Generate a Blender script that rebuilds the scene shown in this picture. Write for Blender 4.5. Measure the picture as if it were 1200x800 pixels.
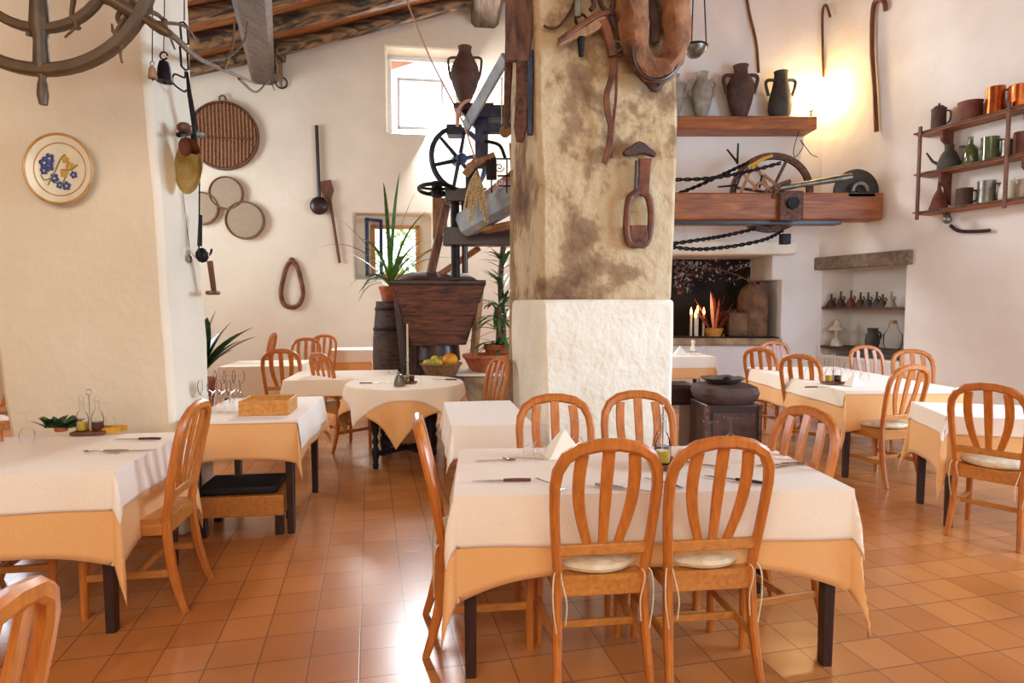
import bpy, math, random
from mathutils import Vector, Matrix, noise
random.seed(7)
D = math.radians
scene = bpy.context.scene
for o in list(bpy.data.objects): bpy.data.objects.remove(o)
COL = scene.collection

# ------------------------------------------------------------------ camera, light, exposure
F = 720.0; H = 1.45; PITCH = D(3.5)
cam_d = bpy.data.cameras.new('camera'); cam = bpy.data.objects.new('camera', cam_d); COL.objects.link(cam)
cam_d.sensor_width = 36; cam_d.lens = 36*F/1200; cam_d.clip_start = .05
cam.location = (0, 0, H); cam.rotation_euler = (math.pi/2-PITCH, 0, 0)
scene.camera = cam
scene.view_settings.view_transform = 'Standard'; scene.view_settings.look = 'None'
scene.view_settings.gamma = 1; scene.view_settings.use_curve_mapping = False
scene.view_settings.exposure = 0.25

world = bpy.data.worlds.new('sky'); scene.world = world; world.use_nodes = True
bg = world.node_tree.nodes['Background']; bg.inputs[0].default_value = (.80, .90, 1, 1); bg.inputs[1].default_value = 4.5

def area(name, loc, target, sx, sy, power, color):
    l = bpy.data.lights.new(name, 'AREA'); l.shape = 'RECTANGLE'; l.size = sx; l.size_y = sy
    l.energy = power; l.color = color
    o = bpy.data.objects.new(name, l); COL.objects.link(o); o.location = loc
    o.rotation_euler = (Vector(target)-Vector(loc)).to_track_quat('-Z', 'Y').to_euler()
    return o
def point(name, loc, power, color, r=.05):
    l = bpy.data.lights.new(name, 'POINT'); l.energy = power; l.color = color; l.shadow_soft_size = r
    o = bpy.data.objects.new(name, l); COL.objects.link(o); o.location = loc; return o
# daylight from right-hand openings and two far windows, warm lamplight behind, added left fill
area('daylight_right', (6.9, 2.6, 2.3), (-1, 4.4, 1.0), 3.4, 2.2, 430, (.50, .73, 1))
area('warm_light_behind', (-1.0, -2.2, 3.6), (-.5, 6.5, 2.0), 6.5, 3.2, 190, (1, .90, .74))  # unseen warm area light for the room's tungsten lamps, not an opening
area('daylight_high_window', (-1.45, 10.45, 4.9), (4.6, 6.6, 1.5), 1.1, 1.3, 290, (.95, .97, 1))
area('left_fill', (-6.5, 7.9, 3.1), (5.5, 7.2, 2.2), 2.0, 2.0, 130, (.78, .89, 1))  # added cool fill aimed across the room to brighten the right wall
area('daylight_low_window', (-2.1, 10.25, 2.45), (-.6, 4, .3), 1.1, .9, 70, (1, .97, .9))

# ------------------------------------------------------------------ measuring helpers
def ray(px, py):
    d = Vector((px-600, F*math.cos(PITCH)+(400-py)*math.sin(PITCH), -F*math.sin(PITCH)+(400-py)*math.cos(PITCH)))
    return d
CAM = Vector((0, 0, H))
def at(px, py, Y): d = ray(px, py); return CAM+d*(Y/d.y)
def onz(px, py, z): d = ray(px, py); return CAM+d*((z-H)/d.z)
def hit(px, py, P, n): d = ray(px, py); return CAM+d*((Vector(P)-CAM).dot(n)/d.dot(n))

# ------------------------------------------------------------------ materials
MATS = {}
def nodes(name):
    m = bpy.data.materials.new(name); m.use_nodes = True
    nt = m.node_tree; b = nt.nodes['Principled BSDF']; return m, nt, b
def mat(name, col, rough=.5, metal=0, var=.12, scale=8, stretch=(1, 1, 1), bump=0, bscale=None, col2=None, trans=0, spec=.5, emit=0, coat=0, contrast=(.3, .7), detail=4, sheen=0, dist=0):
    m, nt, b = nodes(name)
    N = nt.nodes.new; L = nt.links.new
    b.inputs['Roughness'].default_value = rough; b.inputs['Metallic'].default_value = metal
    b.inputs['Specular IOR Level'].default_value = spec
    if trans: b.inputs['Transmission Weight'].default_value = trans; b.inputs['IOR'].default_value = 1.35
    if coat: b.inputs['Coat Weight'].default_value = coat; b.inputs['Coat Roughness'].default_value = .15
    if sheen: b.inputs['Sheen Weight'].default_value = sheen
    tc = N('ShaderNodeTexCoord'); mp = N('ShaderNodeMapping'); mp.inputs['Scale'].default_value = stretch
    L(tc.outputs['Object'], mp.inputs[0])
    nz = N('ShaderNodeTexNoise'); nz.inputs['Scale'].default_value = scale; nz.inputs['Detail'].default_value = detail
    nz.inputs['Distortion'].default_value = dist
    L(mp.outputs[0], nz.inputs['Vector'])
    cr = N('ShaderNodeValToRGB'); cr.color_ramp.elements[0].position = contrast[0]; cr.color_ramp.elements[1].position = contrast[1]
    c2 = col2 if col2 else tuple(max(0, c*(1-var*2)) for c in col)
    cr.color_ramp.elements[0].color = (*c2, 1); cr.color_ramp.elements[1].color = (*col, 1)
    L(nz.outputs['Fac'], cr.inputs[0]); L(cr.outputs[0], b.inputs['Base Color'])
    if bump:
        n2 = N('ShaderNodeTexNoise'); n2.inputs['Scale'].default_value = bscale or scale*3; n2.inputs['Detail'].default_value = 5
        L(mp.outputs[0], n2.inputs['Vector'])
        bp = N('ShaderNodeBump'); bp.inputs['Strength'].default_value = bump; bp.inputs['Distance'].default_value = .02
        L(n2.outputs['Fac'], bp.inputs['Height']); L(bp.outputs[0], b.inputs['Normal'])
    if emit:
        L(cr.outputs[0], b.inputs['Emission Color']); b.inputs['Emission Strength'].default_value = emit
    MATS[name] = m
    return m
def hx(s, k=1.0):
    def g(c): c = c/255; return c/12.92 if c <= .04045 else ((c+.055)/1.055)**2.4
    return tuple(g(int(s[i:i+2], 16))*k for i in (0, 2, 4))

M = {}
M['plaster'] = mat('plaster', hx('eddfc9'), .9, var=.05, scale=1.3, bump=.35, bscale=9, col2=hx('e0d2bb'), spec=.2)
M['plaster_right'] = mat('plaster_right', hx('ece7e1'), .9, scale=1.0, bump=.35, bscale=7, col2=hx('d9cfc6'), spec=.2)
M['plaster_white'] = mat('plaster_white', hx('f2ead9'), .9, scale=3, bump=.9, bscale=14, col2=hx('e6dac2'), spec=.2)
M['chair'] = mat('chair_wood', hx('cb7830'), .36, scale=9, stretch=(6, 6, .8), col2=hx('aa5f22'), bump=.05, coat=.15, dist=.6)
M['chair_seat'] = mat('seat_wood', hx('cf8840'), .38, scale=7, stretch=(6, .8, 6), col2=hx('b06f30'), coat=.15, dist=.6)
M['knot'] = mat('pine_wood', hx('d99a4e'), .4, scale=8, stretch=(5, 1, 5), col2=hx('b9742f'), coat=.1, dist=.6)
M['hopper_front'] = mat('hopper_planks', hx('7a4630'), .6, scale=4, stretch=(1, 5, 5), col2=hx('3c2018'), bump=.4, dist=1)
M['dark_wood'] = mat('dark_wood', hx('3a1d16'), .4, scale=7, stretch=(5, 5, 1), col2=hx('1f0e0c'), coat=.1, dist=.6)
M['red_wood'] = mat('red_beam_wood', hx('b0672f'), .5, scale=3, stretch=(.6, 5, 5), col2=hx('743e1c'), bump=.3, bscale=6, dist=1)
M['old_wood'] = mat('old_wood', hx('5b4334'), .75, scale=4, stretch=(1, 5, 5), col2=hx('2a1c16'), bump=.5, dist=1)
M['grey_wood'] = mat('weathered_wood', hx('8d7a66'), .85, scale=3, stretch=(4, .6, 4), col2=hx('5e4d3d'), bump=.6, dist=1.2)
M['pale_wood'] = mat('pale_wood', hx('b28a62'), .7, scale=4, stretch=(4, 4, 1), col2=hx('7c5333'), bump=.2)
M['blue_wood'] = mat('bleached_board', hx('aeb6bd'), .7, scale=5, stretch=(1, 1, 1), col2=hx('6f7a86'), bump=.4)
M['brown_wood'] = mat('brown_wood', hx('7d4a2b'), .6, scale=5, stretch=(5, 5, 1), col2=hx('4a2615'), bump=.2, dist=.8)
M['board'] = mat('ceiling_boards', hx('b5713a'), .7, scale=3, stretch=(.5, 6, 2), col2=hx('7a3d1c'), bump=.3, dist=1)
M['rafter'] = mat('rafter_wood', hx('a07a52'), .38, scale=2.2, stretch=(.5, 5, 3), col2=hx('2a2120'), bump=.4, dist=1.3, contrast=(.4, .66))
M['cream'] = mat('cream_cloth', hx('f4e6d6'), .95, scale=160, var=.03, bump=.02, bscale=300, col2=hx('eddcc8'), sheen=.2, spec=.1)
M['orange'] = mat('orange_cloth', hx('ecb67c'), .95, scale=120, bump=.02, bscale=300, col2=hx('e7ad70'), sheen=.2, spec=.1)
M['cushion'] = mat('cushion_cloth', hx('e9d9bd'), .95, scale=18, bump=.3, bscale=60, col2=hx('cfb793'), spec=.1)
M['iron'] = mat('iron', hx('2a2626'), .55, metal=.7, scale=20, col2=hx('141212'), bump=.2)
M['blueiron'] = mat('blue_iron', hx('3b4763'), .5, metal=.3, scale=12, col2=hx('1f2536'), bump=.2)
M['rust'] = mat('rusty_iron', hx('7d5846'), .7, metal=.4, scale=25, col2=hx('4a302a'), bump=.3)
M['steel'] = mat('steel', hx('c9c9cc'), .22, metal=1, scale=20, var=.05)
M['brass'] = mat('brass', hx('e6dfba'), .16, metal=1, scale=9, col2=hx('b79a55'))
M['copper'] = mat('copper', hx('c46a34'), .28, metal=.85, scale=9, col2=hx('8d3f1c'))
M['glass'] = mat('glass', (1, 1, 1), .02, var=0, trans=1)
M['terracotta'] = mat('terracotta', hx('b9683f'), .8, scale=14, col2=hx('94492a'), bump=.2)
M['clay_dark'] = mat('dark_clay', hx('5a3b30'), .75, scale=10, col2=hx('3a2823'), bump=.2)
M['clay_grey'] = mat('grey_clay', hx('a49c8e'), .8, scale=10, col2=hx('7d766a'), bump=.2)
M['clay_black'] = mat('black_clay', hx('4a443c'), .7, scale=10, col2=hx('2f2b27'), bump=.2)
M['clay_red'] = mat('red_clay', hx('7a3f2a'), .7, scale=10, col2=hx('4e241a'), bump=.2)
M['collar'] = mat('collar_hide', hx('a36c44'), .8, scale=7, col2=hx('56331f'), bump=.9, bscale=26)
M['purlin'] = mat('purlin_wood', hx('6a5646'), .8, scale=3, stretch=(4, .6, 4), col2=hx('4a392b'), bump=.6, dist=1.2)
M['worn'] = mat('worn_harness_wood', hx('86604e'), .75, scale=7, stretch=(3, 3, 1), col2=hx('3d2a26'), bump=.6)
M['leather'] = mat('brown_leather', hx('8a5230'), .6, scale=9, col2=hx('4d2616'), bump=.6, bscale=24)
M['leaf'] = mat('leaf', hx('5d8a3a'), .5, scale=14, col2=hx('2f5522'))
M['leaf_dark'] = mat('dark_leaf', hx('3f6a35'), .4, scale=14, col2=hx('1f401d'), coat=.2)
M['silver_leaf'] = mat('silver_leaf', hx('b9aea6'), .8, scale=14, col2=hx('6d625c'))
M['rope'] = mat('rope', hx('e6d6b4'), .9, scale=60, col2=hx('a1855a'), bump=.5)
M['pink_cord'] = mat('pink_cord', hx('dba98f'), .8, scale=30)
M['twig'] = mat('twig', hx('73573e'), .8, scale=20, col2=hx('493421'), bump=.4)
M['wheel'] = mat('ship_wheel_wood', hx('5c4428'), .5, scale=5, stretch=(2, 2, 2), col2=hx('44301a'), coat=.1)
M['wicker'] = mat('wicker', hx('b98a5e'), .85, scale=40, stretch=(1, 1, 3), col2=hx('5f3a20'), bump=.9, bscale=60)
M['mesh_grey'] = mat('sieve_mesh', hx('b9a48b'), .85, scale=80, col2=hx('9a846c'), bump=.4, bscale=160)
M['ceramic'] = mat('glazed_ceramic', hx('efe6cf'), .25, scale=6, col2=hx('e2d5b8'), coat=.5)
M['rim_gold'] = mat('ochre_glaze', hx('c99a52'), .3, scale=12, col2=hx('a87738'), coat=.4)
M['blue_glaze'] = mat('blue_glaze', hx('3d4d8a'), .3, scale=30)
M['green_glaze'] = mat('green_glaze', hx('8a8f45'), .3, scale=30)
M['yellow_glaze'] = mat('yellow_glaze', hx('d6a03c'), .3, scale=30)
M['white'] = mat('white_paint', hx('f0eeea'), .6, var=.03)
M['soot'] = mat('soot_stone', hx('2b211d'), .95, scale=4, col2=hx('0e0b0a'), bump=.8)
M['stone'] = mat('rough_stone', hx('b59a78'), .9, scale=5, col2=hx('7a5f45'), bump=.9)
M['brickish'] = mat('brown_stone', hx('8a6446'), .9, scale=6, col2=hx('4e3526'), bump=.9)
M['pumpkin'] = mat('pumpkin_skin', hx('e8a020'), .45, scale=6, col2=hx('d17d12'))
M['lemon'] = mat('lemon_skin', hx('dcc23a'), .5, scale=12, col2=hx('b9b03a'))
M['lime'] = mat('lime_skin', hx('a8ad3c'), .5, scale=12, col2=hx('7f9434'))
M['flower_red'] = mat('dried_flowers_red', hx('7c2a30'), .8, scale=30)
M['green_glass'] = mat('green_glass', hx('5f6a3c'), .12, scale=10, col2=hx('3c4526'), coat=.4)
M['pewter'] = mat('pewter', hx('8e8a80'), .38, metal=.8, scale=9, col2=hx('5d594f'))
M['label'] = mat('paper_label', hx('d8cba0'), .8)
M['enamel'] = mat('cream_enamel', hx('ded3bd'), .35, scale=9)
M['black_pad'] = mat('black_padding', hx('17171c'), .7, scale=20, col2=hx('0c0c10'))
M['wine'] = mat('dark_vinegar', hx('4a1712'), .1, var=.1, coat=.5)
M['oil'] = mat('olive_oil', hx('b99a2c'), .1, var=.1, coat=.5)
M['napkin'] = mat('napkin_paper', hx('f6efe2'), .9, var=.02)
M['lampglow'] = mat('lamp_glow', (1, .72, .36), .5, var=0, emit=40)
M['flame'] = mat('flame', (1, .42, .10), .5, var=0, emit=9)
M['ember'] = mat('dry_grass', hx('e07a3a'), .7, scale=20, col2=hx('a8431c'))
M['cord_red'] = mat('chilli_red', hx('c03a38'), .5)
M['foliage_out'] = mat('garden_foliage', hx('bcd39a'), .8, scale=6, col2=hx('7fa25c'))

# floor: square terracotta tiles turned with the room
def tile_mat():
    m, nt, b = nodes('terracotta_tiles'); N = nt.nodes.new; L = nt.links.new
    tc = N('ShaderNodeTexCoord'); mp = N('ShaderNodeMapping'); mp.inputs['Rotation'].default_value = (0, 0, D(-13)); mp.inputs['Location'].default_value = (20.06, 20.03, 0)
    L(tc.outputs['Object'], mp.inputs[0])
    br = N('ShaderNodeTexBrick'); br.offset = 0; br.squash = 1
    br.inputs['Scale'].default_value = 1; br.inputs['Brick Width'].default_value = .2; br.inputs['Row Height'].default_value = .2
    br.inputs['Mortar Size'].default_value = .0035; br.inputs['Mortar Smooth'].default_value = .3; br.inputs['Bias'].default_value = 0
    br.inputs['Color1'].default_value = (*hx('c8834a'), 1); br.inputs['Color2'].default_value = (*hx('b8733c'), 1); br.inputs['Mortar'].default_value = (*hx('8a5a3c'), 1)
    L(mp.outputs[0], br.inputs['Vector'])
    nz = N('ShaderNodeTexNoise'); nz.inputs['Scale'].default_value = 1.6; nz.inputs['Detail'].default_value = 2; L(mp.outputs[0], nz.inputs['Vector'])
    cr = N('ShaderNodeValToRGB'); cr.color_ramp.elements[0].position = .3; cr.color_ramp.elements[0].color = (.78, .74, .70, 1); cr.color_ramp.elements[1].position = .7; cr.color_ramp.elements[1].color = (1.05, 1.05, 1.05, 1)
    L(nz.outputs['Fac'], cr.inputs[0])
    mx = N('ShaderNodeMix'); mx.data_type = 'RGBA'; mx.blend_type = 'MULTIPLY'; mx.inputs[0].default_value = 1
    L(br.outputs['Color'], mx.inputs[6]); L(cr.outputs[0], mx.inputs[7]); L(mx.outputs[2], b.inputs['Base Color'])
    b.inputs['Roughness'].default_value = .23; b.inputs['Specular IOR Level'].default_value = .4
    n3 = N('ShaderNodeTexNoise'); n3.inputs['Scale'].default_value = 7; L(mp.outputs[0], n3.inputs['Vector'])
    mr = N('ShaderNodeMapRange'); mr.inputs['To Min'].default_value = .25; mr.inputs['To Max'].default_value = .32; L(n3.outputs['Fac'], mr.inputs[0])
    ad = N('ShaderNodeMath'); ad.operation = 'MULTIPLY_ADD'; L(br.outputs['Fac'], ad.inputs[0]); ad.inputs[1].default_value = -.5; 
    ms = N('ShaderNodeMath'); ms.operation = 'MULTIPLY'; ms.inputs[1].default_value = .02; L(n3.outputs['Fac'], ms.inputs[0]); ad.inputs[2].default_value = 0
    bp = N('ShaderNodeBump'); bp.inputs['Strength'].default_value = .1; bp.inputs['Distance'].default_value = .004; L(ad.outputs[0], bp.inputs['Height']); L(bp.outputs[0], b.inputs['Normal'])
    return m
M['tiles'] = tile_mat()
# bare stained render of the upper pillar
def stain_mat():
    m, nt, b = nodes('stained_render'); N = nt.nodes.new; L = nt.links.new
    tc = N('ShaderNodeTexCoord')
    n1 = N('ShaderNodeTexNoise'); n1.inputs['Scale'].default_value = 1.5; n1.inputs['Detail'].default_value = 9; n1.inputs['Roughness'].default_value = .62; n1.inputs['Distortion'].default_value = .12
    L(tc.outputs['Object'], n1.inputs['Vector'])
    cr = N('ShaderNodeValToRGB'); e = cr.color_ramp.elements
    e[0].position = .30; e[0].color = (*hx('4a3a2c'), 1); e[1].position = .60; e[1].color = (*hx('cdb795'), 1)
    x = e.new(.38); x.color = (*hx('7d6048'), 1); x = e.new(.46); x.color = (*hx('9d8060'), 1); x = e.new(.50); x.color = (*hx('c0a67f'), 1)
    L(n1.outputs['Fac'], cr.inputs[0]); L(cr.outputs[0], b.inputs['Base Color'])
    b.inputs['Roughness'].default_value = .92; b.inputs['Specular IOR Level'].default_value = .2
    n2 = N('ShaderNodeTexNoise'); n2.inputs['Scale'].default_value = 12; n2.inputs['Detail'].default_value = 8; L(tc.outputs['Object'], n2.inputs['Vector'])
    mm = N('ShaderNodeMath'); mm.operation = 'ADD'; L(n1.outputs['Fac'], mm.inputs[0]); L(n2.outputs['Fac'], mm.inputs[1])
    bp = N('ShaderNodeBump'); bp.inputs['Strength'].default_value = .9; bp.inputs['Distance'].default_value = .03; L(mm.outputs[0], bp.inputs['Height']); L(bp.outputs[0], b.inputs['Normal'])
    return m
M['stain'] = stain_mat()

# ------------------------------------------------------------------ mesh helpers
def frame(direction, up=Vector((0, 0, 1))):
    t = Vector(direction).normalized()
    s = up.cross(t)
    if s.length < 1e-4: s = Vector((1, 0, 0)).cross(t)
    s.normalize(); return s, t.cross(s).normalized(), t
class MB:
    def __init__(s): s.v = []; s.f = []
    def add(s, vs, fs, Mx=None):
        b = len(s.v)
        s.v += [tuple(Mx @ Vector(v)) if Mx else tuple(v) for v in vs]
        s.f += [tuple(b+i for i in f) for f in fs]; return s
    def box(s, c, sz, R=None, taper=1):
        x, y, z = sz[0]/2, sz[1]/2, sz[2]/2
        vs = [(-x*taper, -y*taper, -z), (x*taper, -y*taper, -z), (x*taper, y*taper, -z), (-x*taper, y*taper, -z), (-x, -y, z), (x, -y, z), (x, y, z), (-x, y, z)]
        Mx = Matrix.Translation(c) @ (R.to_4x4() if R else Matrix())
        return s.add(vs, [(0, 3, 2, 1), (4, 5, 6, 7), (0, 1, 5, 4), (1, 2, 6, 5), (2, 3, 7, 6), (3, 0, 4, 7)], Mx)
    def bar(s, a, b, w, t, up=Vector((0, 0, 1)), w2=None, t2=None):
        a = Vector(a); b = Vector(b); return s.sweep([a, b], [w, w2 or w], [t, t2 or t], up)
    def sweep(s, pts, w, t, up=Vector((0, 0, 1)), closed=False, ch=.22):
        pts = [Vector(p) for p in pts]; n = len(pts)
        W = w if isinstance(w, (list, tuple)) else [w]*n; T = t if isinstance(t, (list, tuple)) else [t]*n
        up = Vector(up); rings = []
        for i, p in enumerate(pts):
            if closed: tg = pts[(i+1) % n]-pts[i-1]
            else: tg = pts[min(i+1, n-1)]-pts[max(i-1, 0)]
            sx, sy, _ = frame(tg, up)
            a, b = W[i]/2, T[i]/2; c = min(a, b)*ch*2
            prof = [(a-c, -b), (a, -b+c), (a, b-c), (a-c, b), (-a+c, b), (-a, b-c), (-a, -b+c), (-a+c, -b)]
            rings.append([p+sx*u+sy*v for u, v in prof])
        return s._skin(rings, closed)
    def _skin(s, rings, closed=False, cap=True):
        k = len(rings[0]); vs = [v for r in rings for v in r]; fs = []; n = len(rings)
        for i in range(n if closed else n-1):
            j = (i+1) % n
            for q in range(k):
                fs.append((i*k+q, i*k+(q+1) % k, j*k+(q+1) % k, j*k+q))
        if cap and not closed:
            fs.append(tuple(range(k))[::-1]); fs.append(tuple((n-1)*k+q for q in range(k)))
        return s.add(vs, fs)
    def tube(s, pts, r, n=8, closed=False):
        pts = [Vector(p) for p in pts]; m = len(pts); R = r if isinstance(r, (list, tuple)) else [r]*m
        rings = []; prev = None
        for i, p in enumerate(pts):
            tg = (pts[(i+1) % m]-pts[i-1]) if closed else (pts[min(i+1, m-1)]-pts[max(i-1, 0)])
            tg.normalize()
            if prev is None: sx, sy, _ = frame(tg)
            else:
                sx = prev-tg*prev.dot(tg)
                if sx.length < 1e-5: sx, _, _ = frame(tg)
                sx.normalize(); sy = tg.cross(sx)
            prev = sx
            rings.append([p+(sx*math.cos(2*math.pi*q/n)+sy*math.sin(2*math.pi*q/n))*R[i] for q in range(n)])
        return s._skin(rings, closed)
    def lathe(s, prof, n=24, Mx=None, sx=1, sy=1, cap=True):
        rings = [[(r*math.cos(2*math.pi*q/n)*sx, r*math.sin(2*math.pi*q/n)*sy, z) for q in range(n)] for r, z in prof]
        k = n; vs = [v for r in rings for v in r]; fs = []
        for i in range(len(rings)-1):
            for q in range(k): fs.append((i*k+q, i*k+(q+1) % k, (i+1)*k+(q+1) % k, (i+1)*k+q))
        if cap: fs.append(tuple(range(k))[::-1]); fs.append(tuple((len(rings)-1)*k+q for q in range(k)))
        return s.add(vs, fs, Mx)
    def ball(s, c, r, n=14, sz=(1, 1, 1), R=None):
        prof = [(max(1e-4, r*math.sin(math.pi*i/(n//2))), -r*math.cos(math.pi*i/(n//2))) for i in range(n//2+1)]
        Mx = Matrix.Translation(c) @ (R.to_4x4() if R else Matrix()) @ Matrix.Diagonal((*sz, 1))
        return s.lathe(prof, n, Mx)
    def prism(s, poly, depth, Mx):          # poly in local x,z ; depth along local y
        n = len(poly); vs = [(x, -depth/2, z) for x, z in poly]+[(x, depth/2, z) for x, z in poly]
        fs = [tuple(range(n)), tuple(range(2*n-1, n-1, -1))]+[(i, i+n, (i+1) % n+n, (i+1) % n) for i in range(n)]
        return s.add(vs, fs, Mx)
    def leaf(s, base, d, length, width, droop=.5, seg=7, fold=.15):
        base = Vector(base); d = Vector(d).normalized(); sd = d.cross(Vector((0, 0, 1)))
        if sd.length < .05: sd = Vector((1, 0, 0))
        sd.normalize(); p = base.copy(); cur = d.copy(); L = []; C = []; Rr = []
        for i in range(seg+1):
            u = i/seg; w = width*(math.sin(math.pi*min(1, u*.93+.07))**.7)*.5 + .0005
            upv = sd.cross(cur).normalized()
            L.append(p-sd*w+upv*w*fold); C.append(p.copy()); Rr.append(p+sd*w+upv*w*fold)
            cur = (cur+Vector((0, 0, -droop/seg*1.6))).normalized(); p = p+cur*(length/seg)
        vs = L+C+Rr; k = seg+1; fs = []
        for i in range(seg): fs += [(i, i+1, k+i+1, k+i), (k+i, k+i+1, 2*k+i+1, 2*k+i)]
        return s.add(vs, fs)
    def build(s, name, m, parent=None, bevel=0, solid=0, sub=0, flat=False, loc=None, rot=None):
        me = bpy.data.meshes.new(name); me.from_pydata(s.v, [], s.f); me.update()
        me.validate()
        me.materials.append(m)
        if not flat:
            me.polygons.foreach_set('use_smooth', [True]*len(me.polygons)); me.set_sharp_from_angle(angle=D(38))
        o = bpy.data.objects.new(name, me); COL.objects.link(o)
        if parent: o.parent = parent
        if loc: o.location = loc
        if rot is not None: o.rotation_euler = rot
        if solid: q = o.modifiers.new('thickness', 'SOLIDIFY'); q.thickness = solid; q.offset = 0
        if bevel: q = o.modifiers.new('bevel', 'BEVEL'); q.width = bevel; q.segments = 2; q.limit_method = 'ANGLE'; q.angle_limit = D(40)
        if sub: q = o.modifiers.new('sub', 'SUBSURF'); q.levels = sub; q.render_levels = sub
        return o
def tag(o, label, cat, group=None, kind=None):
    o['label'] = label; o['category'] = cat
    if group: o['group'] = group
    if kind: o['kind'] = kind
    return o
def thing(name, label, cat, loc=(0, 0, 0), rz=0, group=None):
    o = bpy.data.objects.new(name, None); o.empty_display_size = .1; COL.objects.link(o)
    o.location = loc; o.rotation_euler = (0, 0, rz); return tag(o, label, cat, group)
def struct(o, label=None):
    o['kind'] = 'structure'
    if label: o['label'] = label
    o['category'] = 'structure'
    return o
def dup(root, loc, rz, label, group=None):
    r = root.copy(); COL.objects.link(r); r.location = loc; r.rotation_euler = (0, 0, rz); r['label'] = label
    if group: r['group'] = group
    for ch in list(root.children):
        c = ch.copy(); COL.objects.link(c); c.parent = r
        for g in list(ch.children):
            d = g.copy(); COL.objects.link(d); d.parent = c
    return r
def arc(c, r, a0, a1, n, ax=Vector((1, 0, 0)), ay=Vector((0, 0, 1)), ry=None):
    c = Vector(c); ry = ry or r
    return [c+ax*(r*math.cos(D(a0+(a1-a0)*i/n)))+ay*(ry*math.sin(D(a0+(a1-a0)*i/n))) for i in range(n+1)]
def spline(pts, n=6):
    P = [Vector(p) for p in pts]; P = [P[0]*2-P[1]]+P+[P[-1]*2-P[-2]]; out = []
    for i in range(1, len(P)-2):
        for k in range(n):
            t = k/n; a, b, c, d = P[i-1:i+3]
            out.append(.5*((2*b)+(c-a)*t+(2*a-5*b+4*c-d)*t*t+(3*b-a-3*c+d)*t**3))
    out.append(P[-2]); return out

def pane_mat():                                  # thin clear window glass
    m = bpy.data.materials.new('window_glass'); m.use_nodes = True; nt = m.node_tree; nt.nodes.clear(); N = nt.nodes.new; L = nt.links.new
    o = N('ShaderNodeOutputMaterial'); t = N('ShaderNodeBsdfTransparent'); g = N('ShaderNodeBsdfGlossy'); g.inputs['Roughness'].default_value = .02
    f = N('ShaderNodeFresnel'); f.inputs['IOR'].default_value = 1.3; x = N('ShaderNodeMixShader'); L(f.outputs[0], x.inputs[0]); L(t.outputs[0], x.inputs[1]); L(g.outputs[0], x.inputs[2]); L(x.outputs[0], o.inputs[0]); return m
M['pane'] = pane_mat()

def thin_glass():                                # blown table glass
    m = bpy.data.materials.new('thin_glass'); m.use_nodes = True; nt = m.node_tree; nt.nodes.clear(); N = nt.nodes.new; L = nt.links.new
    o = N('ShaderNodeOutputMaterial'); t = N('ShaderNodeBsdfTransparent'); t.inputs[0].default_value = (.985, .99, 1, 1); g = N('ShaderNodeBsdfGlossy'); g.inputs['Roughness'].default_value = .03
    f = N('ShaderNodeLayerWeight'); f.inputs['Blend'].default_value = .1; x = N('ShaderNodeMixShader'); L(f.outputs['Fresnel'], x.inputs[0]); L(t.outputs[0], x.inputs[1]); L(g.outputs[0], x.inputs[2]); L(x.outputs[0], o.inputs[0]); return m
M['glass'] = thin_glass()
M['reed'] = mat('split_reed', hx('b27e5c'), .8, scale=30, col2=hx('8a583a'), bump=.3)
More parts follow.
